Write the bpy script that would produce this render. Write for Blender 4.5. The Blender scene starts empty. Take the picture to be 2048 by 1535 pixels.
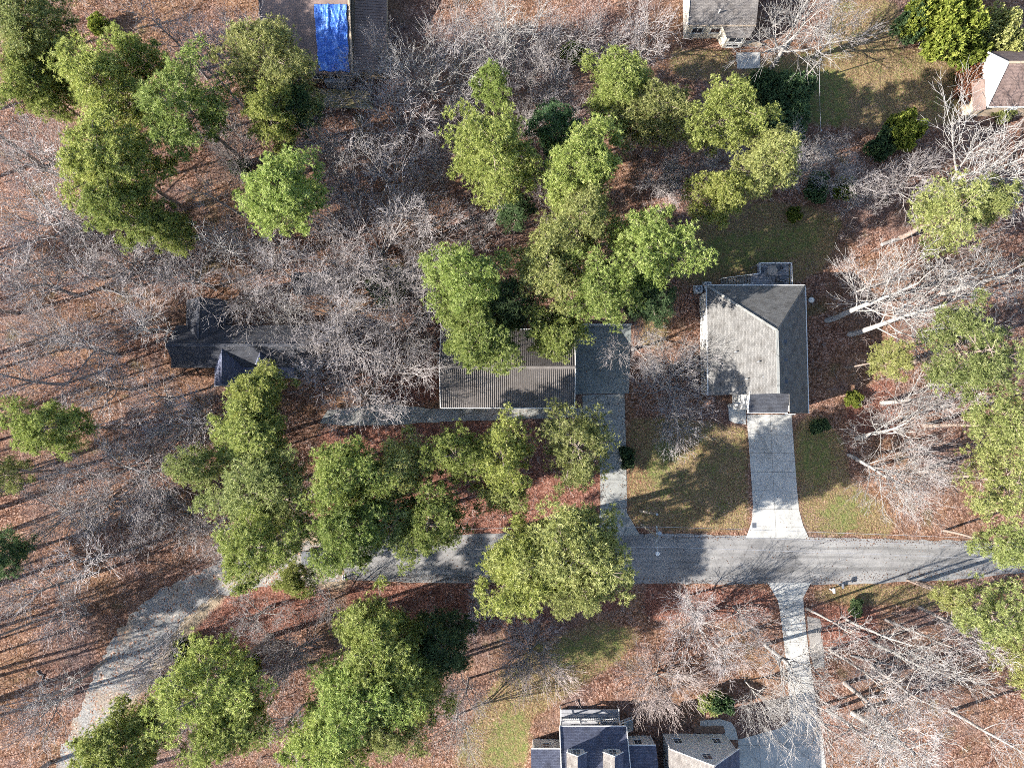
import bpy, math, random
import numpy as np
from mathutils import Vector, Matrix, Quaternion

sc = bpy.context.scene
col = sc.collection

# ------------------------------------------------------------------ camera
H = 86.0                                   # flying height of the drone, metres
F = 1380.0                                 # focal length in pixels of the 2048 px wide photograph
TH = math.atan(83 / F)                     # slight forward pitch
cam_d = bpy.data.cameras.new('camera'); cam = bpy.data.objects.new('camera', cam_d); col.objects.link(cam)
cam_d.sensor_width = 36.0; cam_d.lens = 36.0 * F / 2048; cam_d.clip_end = 6000
cam.location = (0, 0, H); cam.rotation_euler = (TH, 0, 0); sc.camera = cam

# ------------------------------------------------------------------ sky, sun, exposure
ELEV = math.radians(28.0); AZ = math.radians(17.5)         # shadows run east, a little north
w = bpy.data.worlds.new('World'); sc.world = w; w.use_nodes = True
wn = w.node_tree
sky = wn.nodes.new('ShaderNodeTexSky'); sky.sky_type = 'NISHITA'; sky.sun_disc = False
sky.sun_elevation = ELEV; sky.sun_rotation = math.atan2(-math.cos(AZ), -math.sin(AZ))
bg = wn.nodes['Background']; bg.inputs['Strength'].default_value = 0.095
wn.links.new(sky.outputs[0], bg.inputs[0])
sun_d = bpy.data.lights.new('sun', 'SUN'); sun = bpy.data.objects.new('sun', sun_d); col.objects.link(sun)
sun_d.energy = 5.0; sun_d.angle = math.radians(0.5); sun_d.color = (1.0, 0.945, 0.87)
SUNV = Vector((math.cos(AZ) * math.cos(ELEV), math.sin(AZ) * math.cos(ELEV), -math.sin(ELEV)))
sun.rotation_euler = SUNV.to_track_quat('-Z', 'Y').to_euler()
sun.location = (-60, -20, 60)
vs = sc.view_settings
vs.view_transform = 'Standard'; vs.look = 'None'; vs.exposure = 1.62; vs.gamma = 1.0
cy = sc.cycles; cy.use_denoising = False; cy.filter_width = 0.9; cy.max_bounces = 2; cy.diffuse_bounces = 1; cy.glossy_bounces = 1; cy.transmission_bounces = 2; cy.use_adaptive_sampling = True; cy.adaptive_threshold = 0.05; cy.adaptive_min_samples = 24; cy.debug_use_spatial_splits = False

R = random.Random(7)

# ------------------------------------------------------------------ helpers
def G(px, py, z=0.0):
    """ground position (or position at height z) seen at a pixel of the photograph"""
    dx = (px - 1024) / F; dy = -(py - 767.5) / F
    c, s = math.cos(TH), math.sin(TH)
    y = dy * c + s; zz = dy * s - c
    t = (z - H) / zz
    return Vector((dx * t, y * t, z))

ORG = {}
def tag(o, label=None, cat=None, group=None, kind=None):
    if label: o['label'] = label
    if cat: o['category'] = cat
    if group: o['group'] = group
    if kind: o['kind'] = kind
    return o
def thing(name, label, cat, loc, group=None):
    o = bpy.data.objects.new(name, None); col.objects.link(o)
    o.location = loc; o.empty_display_size = 0.3
    ORG[o.name] = Vector(loc)
    return tag(o, label, cat, group)

class MB:
    def __init__(s): s.v = []; s.f = []; s.m = []
    def face(s, pts):
        n = len(s.v); s.v += [Vector(p) for p in pts]; s.f.append(list(range(n, n + len(pts)))); return s
    def hexa(s, p):
        n = len(s.v); s.v += [Vector(q) for q in p]
        for q in ((3,2,1,0),(4,5,6,7),(0,1,5,4),(1,2,6,5),(2,3,7,6),(3,0,4,7)): s.f.append([n+i for i in q])
        return s
    def box(s, x0, x1, y0, y1, z0, z1):
        return s.hexa([(x0,y0,z0),(x1,y0,z0),(x1,y1,z0),(x0,y1,z0),(x0,y0,z1),(x1,y0,z1),(x1,y1,z1),(x0,y1,z1)])
    def bar(s, a, b, w, h, up=(0,0,1)):
        a = Vector(a); b = Vector(b); d = (b - a).normalized(); up = Vector(up)
        if abs(d.dot(up)) > 0.98: up = Vector((0,1,0))
        x = d.cross(up).normalized() * w / 2; y = x.cross(d).normalized() * h / 2
        return s.hexa([a-x-y, a+x-y, a+x+y, a-x+y, b-x-y, b+x-y, b+x+y, b-x+y])
    def prism(s, pts, z0, z1):
        n = len(pts); k = len(s.v)
        s.v += [Vector((p[0], p[1], z0)) for p in pts] + [Vector((p[0], p[1], z1)) for p in pts]
        s.f.append([k+i for i in range(n)][::-1]); s.f.append([k+n+i for i in range(n)])
        for i in range(n): j = (i+1) % n; s.f.append([k+i, k+j, k+n+j, k+n+i])
        return s
    def slab(s, pts, t=0.18):
        """sloping plate: top polygon pts, thickness t downwards"""
        n = len(pts); k = len(s.v); P = [Vector(p) for p in pts]
        nr = (P[1]-P[0]).cross(P[2]-P[0])
        if nr.z < 0: P.reverse()
        s.v += [p - Vector((0,0,t)) for p in P] + P
        s.f.append([k+i for i in range(n)][::-1]); s.f.append([k+n+i for i in range(n)])
        for i in range(n): j = (i+1) % n; s.f.append([k+i, k+j, k+n+j, k+n+i])
        return s
    def tube(s, pts, rad, n=6, cap=True):
        P = [Vector(p) for p in pts]; k = len(s.v)
        rad = rad if isinstance(rad, (list, tuple)) else [rad] * len(P)
        for i, p in enumerate(P):
            d = (P[min(i+1, len(P)-1)] - P[max(i-1, 0)]).normalized()
            u = d.cross(Vector((0.31,0.17,0.93)) if abs(d.z) < 0.9 else Vector((1,0.1,0))).normalized(); v = d.cross(u)
            for a in range(n):
                t = 2*math.pi*a/n; s.v.append(p + (u*math.cos(t) + v*math.sin(t)) * rad[i])
        for i in range(len(P)-1):
            for a in range(n):
                b = (a+1) % n; s.f.append([k+i*n+a, k+i*n+b, k+(i+1)*n+b, k+(i+1)*n+a])
        if cap:
            s.f.append([k+a for a in range(n)][::-1]); s.f.append([k+(len(P)-1)*n+a for a in range(n)])
        return s
    def disc(s, c, r, z0, z1, n=14, r1=None):
        r1 = r if r1 is None else r1; k = len(s.v)
        for rr, z in ((r, z0), (r1, z1)):
            for a in range(n): s.v.append(Vector((c[0]+rr*math.cos(2*math.pi*a/n), c[1]+rr*math.sin(2*math.pi*a/n), z)))
        s.f.append([k+a for a in range(n)][::-1]); s.f.append([k+n+a for a in range(n)])
        for a in range(n): b = (a+1) % n; s.f.append([k+a, k+b, k+n+b, k+n+a])
        return s
    def build(s, name, mt, parent=None, smooth=False):
        me = bpy.data.meshes.new(name)
        o0 = Vector((0,0,0))
        if parent is not None: o0 = ORG[parent.name]
        V = [v - o0 for v in s.v]
        me.from_pydata([tuple(v) for v in V], [], s.f)
        uvl = me.uv_layers.new(name='UVMap').data
        for p in me.polygons:
            n = p.normal
            u = Vector((0,0,1)).cross(n) if abs(n.z) < 0.999 else Vector((1,0,0))
            u.normalize(); v = n.cross(u)
            for li in p.loop_indices:
                q = V[me.loops[li].vertex_index]; uvl[li].uv = (q.dot(u), q.dot(v))
            p.use_smooth = smooth
        me.materials.append(mt); me.update()
        o = bpy.data.objects.new(name, me); col.objects.link(o)
        if parent is not None: o.parent = parent
        ORG[o.name] = o0
        return o

def np_mesh(name, verts, faces, mt, tint=None):
    me = bpy.data.meshes.new(name)
    nv, nf = len(verts), len(faces); k = faces.shape[1]
    me.vertices.add(nv); me.vertices.foreach_set('co', np.asarray(verts, np.float32).ravel())
    me.loops.add(nf*k); me.loops.foreach_set('vertex_index', np.asarray(faces, np.int32).ravel())
    me.polygons.add(nf); me.polygons.foreach_set('loop_start', np.arange(0, nf*k, k, dtype=np.int32))
    if tint is not None:
        a = me.attributes.new('tint', 'FLOAT', 'POINT'); a.data.foreach_set('value', np.asarray(tint, np.float32))
    me.materials.append(mt); me.update(calc_edges=True); me.validate()
    return me

# ------------------------------------------------------------------ materials
def newmat(name):
    m = bpy.data.materials.new(name); m.use_nodes = True
    nt = m.node_tree; b = nt.nodes['Principled BSDF']
    b.inputs['Specular IOR Level'].default_value = 0.25
    return m, nt, b
def nd(nt, typ, **kw):
    n = nt.nodes.new(typ)
    for k, v in kw.items():
        if k in n.inputs: n.inputs[k].default_value = v
        else: setattr(n, k, v)
    return n
def c4(c): return (c[0], c[1], c[2], 1)
def ramp(nt, fac, stops):
    r = nt.nodes.new('ShaderNodeValToRGB'); e = r.color_ramp.elements
    while len(e) < len(stops): e.new(0.5)
    for q, (p, c) in zip(e, stops): q.position = p; q.color = c4(c) if len(c) == 3 else c
    nt.links.new(fac, r.inputs[0]); return r.outputs[0]
def mix(nt, fac, a, b, mode='MIX'):
    m = nt.nodes.new('ShaderNodeMix'); m.data_type = 'RGBA'; m.blend_type = mode
    for s, v in ((m.inputs[0], fac), (m.inputs[6], a), (m.inputs[7], b)):
        if isinstance(v, (int, float)): s.default_value = v
        elif isinstance(v, tuple): s.default_value = c4(v)
        else: nt.links.new(v, s)
    return m.outputs[2]
def bump(nt, b, h, strength, dist):
    n = nd(nt, 'ShaderNodeBump', Strength=strength, Distance=dist)
    nt.links.new(h, n.inputs['Height']); nt.links.new(n.outputs[0], b.inputs['Normal'])

def noise_mat(name, stops, scale=1.5, fine=12.0, fine_amt=0.35, rough=0.85, bmp=0.0, detail=5, coord='Object', stretch=None):
    """blotchy base colour plus a finer speckle"""
    m, nt, b = newmat(name)
    tc = nt.nodes.new('ShaderNodeTexCoord'); co = tc.outputs[coord]
    if stretch:
        mp = nd(nt, 'ShaderNodeMapping'); mp.inputs['Scale'].default_value = stretch
        nt.links.new(co, mp.inputs[0]); co = mp.outputs[0]
    n1 = nd(nt, 'ShaderNodeTexNoise', Scale=scale, Detail=detail); nt.links.new(co, n1.inputs['Vector'])
    n2 = nd(nt, 'ShaderNodeTexNoise', Scale=fine, Detail=3.0); nt.links.new(co, n2.inputs['Vector'])
    base = ramp(nt, n1.outputs[0], stops)
    sp = ramp(nt, n2.outputs[0], [(0.3, (0.35,)*3), (0.7, (1,)*3)])
    out = mix(nt, fine_amt, base, sp, 'MULTIPLY')
    nt.links.new(out, b.inputs['Base Color']); b.inputs['Roughness'].default_value = rough
    if bmp: bump(nt, b, n2.outputs[0], bmp, 0.05)
    return m

def shingle_mat(name, c1, c2, cm, rough=0.9):
    m, nt, b = newmat(name)
    uv = nt.nodes.new('ShaderNodeUVMap')
    br = nd(nt, 'ShaderNodeTexBrick', Scale=1.0)
    br.inputs['Color1'].default_value = c4(c1); br.inputs['Color2'].default_value = c4(c2); br.inputs['Mortar'].default_value = c4(cm)
    br.inputs['Mortar Size'].default_value = 0.012; br.inputs['Brick Width'].default_value = 0.42; br.inputs['Row Height'].default_value = 0.16
    br.inputs['Bias'].default_value = -0.1
    nt.links.new(uv.outputs[0], br.inputs['Vector'])
    n1 = nd(nt, 'ShaderNodeTexNoise', Scale=0.9, Detail=6.0); nt.links.new(uv.outputs[0], n1.inputs['Vector'])
    n2 = nd(nt, 'ShaderNodeTexNoise', Scale=9.0, Detail=4.0); nt.links.new(uv.outputs[0], n2.inputs['Vector'])
    st = ramp(nt, n1.outputs[0], [(0.3, (0.62,0.6,0.58)), (0.55, (1,1,1)), (0.8, (0.8,0.79,0.77))])
    o = mix(nt, 1.0, br.outputs['Color'], st, 'MULTIPLY')
    sp = ramp(nt, n2.outputs[0], [(0.32, (0.5,)*3), (0.62, (1,)*3)])
    o = mix(nt, 0.6, o, sp, 'MULTIPLY')
    nt.links.new(o, b.inputs['Base Color']); b.inputs['Roughness'].default_value = rough
    bump(nt, b, br.outputs['Fac'], -0.5, 0.02)
    return m

def plain(name, c, rough=0.6, metal=0.0, var=0.15):
    d = tuple(x*(1-var) for x in c)
    m = noise_mat(name, [(0.3, d), (0.7, c)], 2.0, 14.0, 0.15, rough)
    m.node_tree.nodes['Principled BSDF'].inputs['Metallic'].default_value = metal
    return m

MT = {}
MT['concrete'] = noise_mat('concrete', [(0.25, (0.36,0.355,0.33)), (0.5, (0.47,0.46,0.43)), (0.75, (0.54,0.53,0.49))], 0.35, 6.0, 0.25)
MT['old_concrete'] = noise_mat('old_concrete', [(0.25, (0.24,0.24,0.22)), (0.55, (0.33,0.33,0.30)), (0.8, (0.40,0.39,0.36))], 0.5, 6.0, 0.35)
MT['pad'] = noise_mat('pad_concrete', [(0.25, (0.17,0.19,0.185)), (0.6, (0.24,0.26,0.25)), (0.8, (0.29,0.30,0.29))], 0.5, 5.0, 0.3)
MT['asphalt'] = noise_mat('weathered_asphalt', [(0.2, (0.21,0.205,0.2)), (0.5, (0.28,0.27,0.26)), (0.8, (0.34,0.33,0.315))], 0.25, 9.0, 0.3, stretch=(0.35,1.6,1))
MT['gravel'] = noise_mat('gravel', [(0.25, (0.20,0.17,0.145)), (0.5, (0.32,0.295,0.27)), (0.75, (0.40,0.375,0.35))], 0.5, 7.0, 0.6, bmp=0.6)
def worn_mat(name, stops, crack=0.0, crack_scale=0.28, stain=0.5, patch=0.0):
    m, nt, b = newmat(name); L = nt.links
    ge = nt.nodes.new('ShaderNodeNewGeometry'); co = ge.outputs['Position']
    def N(sc_, d=4.0, r_=0.6):
        n = nd(nt,'ShaderNodeTexNoise',Scale=sc_,Detail=d,Roughness=r_); L.new(co,n.inputs['Vector']); return n
    o = ramp(nt,N(0.3,6.0).outputs[0],stops)
    o = mix(nt,0.45,o,ramp(nt,N(9.0,3.0,0.8).outputs[0],[(0.3,(0.4,0.4,0.4)),(0.7,(1,1,1))]),'MULTIPLY')
    o = mix(nt,stain,o,ramp(nt,N(0.9,6.0,0.7).outputs[0],[(0.30,(0.45,0.44,0.43)),(0.48,(1,1,1))]),'MULTIPLY')
    mp = nd(nt,'ShaderNodeMapping'); mp.inputs['Scale'].default_value = (0.05,1.1,1); L.new(co,mp.inputs[0])
    n3 = nd(nt,'ShaderNodeTexNoise',Scale=1.0,Detail=3.0); L.new(mp.outputs[0],n3.inputs['Vector'])
    if patch:
        o = mix(nt,patch,o,ramp(nt,n3.outputs[0],[(0.35,(0.6,0.6,0.6)),(0.5,(1,1,1)),(0.65,(0.78,0.78,0.78))]),'MULTIPLY')
        vp = nd(nt,'ShaderNodeTexVoronoi',Scale=0.16); L.new(co,vp.inputs['Vector']); sp = nt.nodes.new('ShaderNodeSeparateColor'); L.new(vp.outputs['Color'],sp.inputs[0])
        o = mix(nt,0.7,o,ramp(nt,sp.outputs[0],[(0.0,(0.8,0.8,0.8)),(0.7,(1,1,1)),(0.86,(0.66,0.66,0.67))]),'MULTIPLY')
    if crack:
        wp = mix(nt,0.12,co,N(0.7,4.0).outputs['Color'],'ADD')
        vc = nd(nt,'ShaderNodeTexVoronoi',Scale=crack_scale,feature='DISTANCE_TO_EDGE'); L.new(wp,vc.inputs['Vector'])
        o = mix(nt,crack,o,ramp(nt,vc.outputs[0],[(0.006,(0.25,0.25,0.25)),(0.016,(1,1,1))]),'MULTIPLY')
    L.new(o,b.inputs['Base Color']); b.inputs['Roughness'].default_value = 0.9
    return m
MT['asphalt'] = worn_mat('worn_asphalt',[(0.25,(0.22,0.215,0.21)),(0.5,(0.30,0.29,0.28)),(0.75,(0.37,0.36,0.345))],0.3,0.35,0.35,0.8)
MT['concrete'] = worn_mat('stained_concrete',[(0.25,(0.37,0.365,0.34)),(0.5,(0.48,0.47,0.44)),(0.75,(0.56,0.55,0.51))],0.25,0.12,0.6)
MT['old_concrete'] = worn_mat('old_stained_concrete',[(0.25,(0.25,0.25,0.235)),(0.55,(0.34,0.34,0.315)),(0.8,(0.42,0.41,0.385))],0.5,0.2,0.8)
def lane_mat():
    m, nt, b = newmat('lane_gravel_with_leaves'); L = nt.links
    ge = nt.nodes.new('ShaderNodeNewGeometry'); co = ge.outputs['Position']
    def N(sc_, d=4.0):
        n = nd(nt,'ShaderNodeTexNoise',Scale=sc_,Detail=d); L.new(co,n.inputs['Vector']); return n.outputs[0]
    g = ramp(nt,N(5.0),[(0.3,(0.13,0.12,0.11)),(0.5,(0.25,0.24,0.225)),(0.72,(0.36,0.345,0.325))])
    t = ramp(nt,N(6.0),[(0.3,(0.12,0.08,0.05)),(0.5,(0.27,0.19,0.12)),(0.72,(0.44,0.34,0.24))])
    vo = nd(nt,'ShaderNodeTexVoronoi',Scale=6.5); L.new(co,vo.inputs['Vector']); sp = nt.nodes.new('ShaderNodeSeparateColor'); L.new(vo.outputs['Color'],sp.inputs[0])
    lf = ramp(nt,sp.outputs[0],[(0,(0.06,0.03,0.02)),(0.5,(0.25,0.13,0.08)),(1,(0.60,0.44,0.35))])
    o = mix(nt,ramp(nt,N(0.35),[(0.5,(0,0,0)),(0.7,(0.7,0.7,0.7))]),g,t)
    mm = nd(nt,'ShaderNodeMath',operation='MULTIPLY'); L.new(N(0.8),mm.inputs[0]); L.new(sp.outputs[1],mm.inputs[1])
    o = mix(nt,ramp(nt,mm.outputs[0],[(0.40,(0,0,0)),(0.44,(1,1,1))]),o,lf)
    L.new(o,b.inputs['Base Color']); b.inputs['Roughness'].default_value = 0.95; bump(nt,b,N(4.0),0.6,0.08)
    return m
MT['lane'] = lane_mat()
MT['joint'] = plain('joint', (0.14,0.135,0.125), 0.9)
MT['shingle_grey'] = shingle_mat('shingle_grey', (0.22,0.214,0.205), (0.15,0.147,0.142), (0.075,0.073,0.07))
MT['shingle_dark'] = shingle_mat('shingle_dark', (0.085,0.09,0.105), (0.055,0.06,0.075), (0.025,0.025,0.03))
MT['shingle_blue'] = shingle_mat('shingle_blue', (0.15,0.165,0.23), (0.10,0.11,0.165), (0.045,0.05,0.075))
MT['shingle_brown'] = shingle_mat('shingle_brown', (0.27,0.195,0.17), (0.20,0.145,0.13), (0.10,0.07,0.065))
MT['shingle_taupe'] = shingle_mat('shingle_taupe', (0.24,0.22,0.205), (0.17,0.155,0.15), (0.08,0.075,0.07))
MT['rust_roof'] = noise_mat('brown_roof', [(0.25, (0.16,0.115,0.10)), (0.5, (0.25,0.18,0.155)), (0.8, (0.33,0.24,0.205))], 0.6, 8.0, 0.4, stretch=(1,0.5,1))
MT['metal_roof'] = noise_mat('painted_metal_roof', [(0.25, (0.10,0.088,0.08)), (0.5, (0.175,0.155,0.145)), (0.8, (0.24,0.215,0.20))], 0.7, 6.0, 0.4, 0.55, stretch=(1,0.5,1))
MT['metal_rib'] = noise_mat('metal_rib', [(0.25, (0.14,0.125,0.115)), (0.7, (0.23,0.21,0.195))], 0.9, 6.0, 0.3, 0.5)
MT['white'] = plain('white_paint', (0.78,0.77,0.74), 0.6)
MT['cream'] = plain('cream_siding', (0.66,0.60,0.50), 0.7)
MT['grey_siding'] = plain('grey_siding', (0.66,0.66,0.65), 0.7)
MT['tan'] = plain('tan_siding', (0.46,0.36,0.26), 0.8)
MT['dark_wall'] = plain('dark_siding', (0.10,0.105,0.13), 0.8)
MT['brick'] = noise_mat('brick_wall', [(0.3, (0.25,0.13,0.10)), (0.7, (0.36,0.21,0.16))], 6, 12, 0.4)
MT['glass'] = plain('window_glass', (0.035,0.045,0.06), 0.12); MT['glass'].node_tree.nodes['Principled BSDF'].inputs['Specular IOR Level'].default_value = 0.5
MT['trim_dark'] = plain('dark_trim', (0.06,0.055,0.06), 0.6)
MT['wood'] = noise_mat('weathered_wood', [(0.25, (0.23,0.20,0.18)), (0.6, (0.36,0.32,0.28)), (0.8, (0.44,0.40,0.35))], 1.2, 10.0, 0.4)
MT['deck_grey'] = noise_mat('grey_deck', [(0.25, (0.22,0.22,0.24)), (0.6, (0.33,0.33,0.35)), (0.8, (0.40,0.40,0.42))], 1.2, 10.0, 0.35)
MT['yellow_wood'] = noise_mat('lichen_wood', [(0.25, (0.20,0.16,0.08)), (0.6, (0.36,0.30,0.15)), (0.8, (0.44,0.38,0.22))], 1.4, 9.0, 0.5)
MT['tarp'] = noise_mat('blue_tarp', [(0.25, (0.045,0.12,0.50)), (0.5, (0.08,0.21,0.68)), (0.78, (0.30,0.48,0.85))], 1.3, 9.0, 0.45, 0.3)
MT['steel'] = plain('galvanised_steel', (0.50,0.51,0.52), 0.45, 0.4)
MT['dark_metal'] = plain('dark_metal', (0.10,0.11,0.13), 0.5)
MT['pole_wood'] = noise_mat('pole_wood', [(0.3, (0.27,0.24,0.20)), (0.7, (0.42,0.39,0.34))], 3, 15, 0.4)
MT['wire'] = plain('wire', (0.40,0.40,0.42), 0.4)
MT['car'] = plain('car_paint', (0.05,0.055,0.07), 0.5); MT['rubber'] = plain('rubber', (0.02,0.02,0.02), 0.9)
MT['soil'] = noise_mat('bare_soil', [(0.3, (0.17,0.11,0.08)), (0.7, (0.28,0.19,0.14))], 2.0, 8.0, 0.5)

def bark(name, c1, c2):
    return noise_mat(name, [(0.3, c1), (0.7, c2)], 2.5, 9.0, 0.45, 0.9, 0.4, stretch=(2,2,0.4))
MT['bark_pine'] = bark('pine_bark', (0.20,0.15,0.12), (0.36,0.29,0.25))
MT['bark_grey'] = bark('grey_bark', (0.27,0.24,0.22), (0.42,0.385,0.36))
MT['bark_white'] = bark('pale_bark', (0.27,0.25,0.23), (0.45,0.425,0.40))
def twig_mat(name, c1, c2):
    m, nt, b = newmat(name)
    oi = nt.nodes.new('ShaderNodeObjectInfo')
    at = nd(nt, 'ShaderNodeAttribute', attribute_name='tint')
    o = ramp(nt, at.outputs['Fac'], [(0.0, c1), (1.0, c2)])
    hs = nd(nt, 'ShaderNodeHueSaturation'); nt.links.new(o, hs.inputs['Color'])
    mr = nd(nt, 'ShaderNodeMapRange'); mr.inputs[3].default_value = 0.75; mr.inputs[4].default_value = 1.15
    nt.links.new(oi.outputs['Random'], mr.inputs[0]); nt.links.new(mr.outputs[0], hs.inputs['Value'])
    nt.links.new(hs.outputs[0], b.inputs['Base Color']); b.inputs['Roughness'].default_value = 0.85
    return m
MT['twig'] = twig_mat('grey_twigs', (0.27,0.24,0.235), (0.50,0.46,0.45))
MT['twig_white'] = twig_mat('pale_twigs', (0.27,0.25,0.235), (0.45,0.43,0.41))
MT['twig_pink'] = twig_mat('pinkish_twigs', (0.27,0.215,0.20), (0.45,0.385,0.36))
MT['brush'] = twig_mat('brush_twigs', (0.16,0.115,0.10), (0.46,0.40,0.375))
def leaf_mat(name, dark, mid, light, hue=0.016):
    m, nt, b = newmat(name)
    at = nd(nt, 'ShaderNodeAttribute', attribute_name='tint'); oi = nt.nodes.new('ShaderNodeObjectInfo')
    o = ramp(nt, at.outputs['Fac'], [(0.0, dark), (0.5, mid), (1.0, light)])
    hs = nd(nt, 'ShaderNodeHueSaturation'); nt.links.new(o, hs.inputs['Color'])
    mr = nd(nt, 'ShaderNodeMapRange'); mr.inputs[3].default_value = 0.5-hue; mr.inputs[4].default_value = 0.5+hue
    nt.links.new(oi.outputs['Random'], mr.inputs[0]); nt.links.new(mr.outputs[0], hs.inputs['Hue'])
    wn_ = nd(nt, 'ShaderNodeTexWhiteNoise', noise_dimensions='1D'); nt.links.new(oi.outputs['Random'], wn_.inputs['W'])
    m2 = nd(nt, 'ShaderNodeMapRange'); m2.inputs[3].default_value = 0.72; m2.inputs[4].default_value = 1.12
    nt.links.new(wn_.outputs[0], m2.inputs[0]); nt.links.new(m2.outputs[0], hs.inputs['Value'])
    nt.links.new(hs.outputs[0], b.inputs['Base Color']); b.inputs['Roughness'].default_value = 0.6
    tr = nt.nodes.new('ShaderNodeBsdfTranslucent'); nt.links.new(hs.outputs[0], tr.inputs[0])
    ms = nd(nt, 'ShaderNodeMixShader'); ms.inputs[0].default_value = 0.45
    nt.links.new(b.outputs[0], ms.inputs[1]); nt.links.new(tr.outputs[0], ms.inputs[2])
    nt.links.new(ms.outputs[0], nt.nodes['Material Output'].inputs[0])
    return m
MT['needle'] = leaf_mat('pine_needles', (0.135,0.185,0.045), (0.335,0.395,0.10), (0.58,0.61,0.25))
MT['needle_olive'] = leaf_mat('olive_needles', (0.145,0.18,0.055), (0.345,0.38,0.125), (0.58,0.59,0.27))
MT['needle_dark'] = leaf_mat('dark_needles', (0.05,0.095,0.045), (0.11,0.175,0.075), (0.20,0.28,0.12))
MT['leaf'] = leaf_mat('evergreen_leaves', (0.10,0.14,0.02), (0.22,0.28,0.05), (0.38,0.42,0.10))
MT['leaf_red'] = leaf_mat('russet_leaves', (0.14,0.05,0.035), (0.26,0.10,0.06), (0.40,0.20,0.12))

# ------------------------------------------------------------------ ground with leaf litter and lawns
def P(*a): return [(a[i], a[i+1]) for i in range(0, len(a), 2)]
LAWN = [P(1258,840, 1330,830, 1400,845, 1492,850, 1500,1062, 1262,1055, 1256,990),          # front lawn
        P(1588,832, 1640,835, 1690,880, 1700,960, 1760,1000, 1800,1068, 1612,1070, 1598,1000), # strip east of drive
        P(1370,440, 1560,400, 1690,430, 1650,540, 1600,565, 1390,565, 1350,600, 1330,690, 1275,690, 1290,640, 1370,560),
        P(1480,140, 1560,110, 1700,90, 1900,100, 1925,160, 1920,250, 1700,255, 1560,240, 1480,180),
        P(900,1535, 960,1400, 1060,1290, 1200,1240, 1290,1260, 1230,1330, 1120,1400, 1060,1440, 1055,1535),
        P(1340,95, 1400,100, 1470,100, 1470,150, 1400,160, 1340,150),
        P(1622,1175, 1760,1165, 1900,1172, 1880,1215, 1760,1210, 1625,1200),
        P(1660,0, 1800,0, 1790,90, 1650,90)]
GREEN = [P(1300,880, 1370,880, 1370,925, 1290,930), P(1470,145, 1560,130, 1700,140, 1700,245, 1560,250, 1490,190),
         P(1390,480, 1640,440, 1640,500, 1500,540, 1390,550), P(1590,860, 1660,850, 1660,960, 1600,960),
         P(950,1535, 1010,1420, 1060,1420, 1055,1535), P(1090,1290, 1260,1250, 1250,1310, 1120,1340),
         P(1640,1000, 1720,980, 1720,1060, 1640,1066), P(730,525, 840,530, 830,590, 740,590), P(1300,930, 1345,930, 1330,990, 1295,990)]
RED = [P(630,860, 900,840, 1090,850, 1200,870, 1200,1060, 960,1068, 640,1060), P(690,1165, 960,1165, 1250,1172, 1240,1215, 980,1260, 700,1240),
       P(1254,850, 1300,850, 1300,940, 1275,1010, 1256,1010), P(1690,790, 1790,750, 1800,870, 1700,880), P(700,690, 880,690, 880,800, 760,800),
       P(1620,1210, 1760,1210, 1760,1290, 1630,1300), P(400,1150, 660,1170, 650,1240, 380,1330), P(1280,1170, 1540,1175, 1545,1240, 1290,1240)]
PALE = [P(560,1060, 700,1060, 690,1165, 560,1165), P(640,1130, 700,1130, 700,1170, 640,1180), P(240,1330, 300,1290, 420,1180, 470,1170, 330,1330, 240,1440)]
def inside(poly, X, Y):
    q = [G(*p) for p in poly]; r = np.zeros(X.shape, bool); n = len(q)
    for i in range(n):
        a, b = q[i], q[(i+1) % n]
        if a.y == b.y: continue
        r ^= ((a.y > Y) != (b.y > Y)) & (X < (b.x-a.x)*(Y-a.y)/(b.y-a.y) + a.x)
    return r
gx = np.concatenate([[-3000,-700,-250,-130,-92], np.linspace(-74, 74, 300), [92,130,250,700,3000]])
gy = np.concatenate([[-3000,-700,-250,-120,-80], np.linspace(-62, 62, 250), [80,120,250,700,3000]])
GX, GY = np.meshgrid(gx, gy)
def mask(polys, blur=3):
    m = np.zeros(GX.shape)
    for p in polys: m = np.maximum(m, inside(p, GX, GY).astype(float))
    for _ in range(blur):
        q = np.pad(m, 1, mode='edge')
        m = (q[:-2,1:-1]+q[2:,1:-1]+q[1:-1,:-2]+q[1:-1,2:]+q[1:-1,1:-1])/5
    return m
ny_, nx_ = GX.shape
idx = np.arange(nx_*ny_).reshape(ny_, nx_)
gf = np.stack([idx[:-1,:-1], idx[:-1,1:], idx[1:,1:], idx[1:,:-1]], -1).reshape(-1, 4)
gv = np.stack([GX, GY, np.zeros_like(GX)], -1).reshape(-1, 3)

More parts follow.
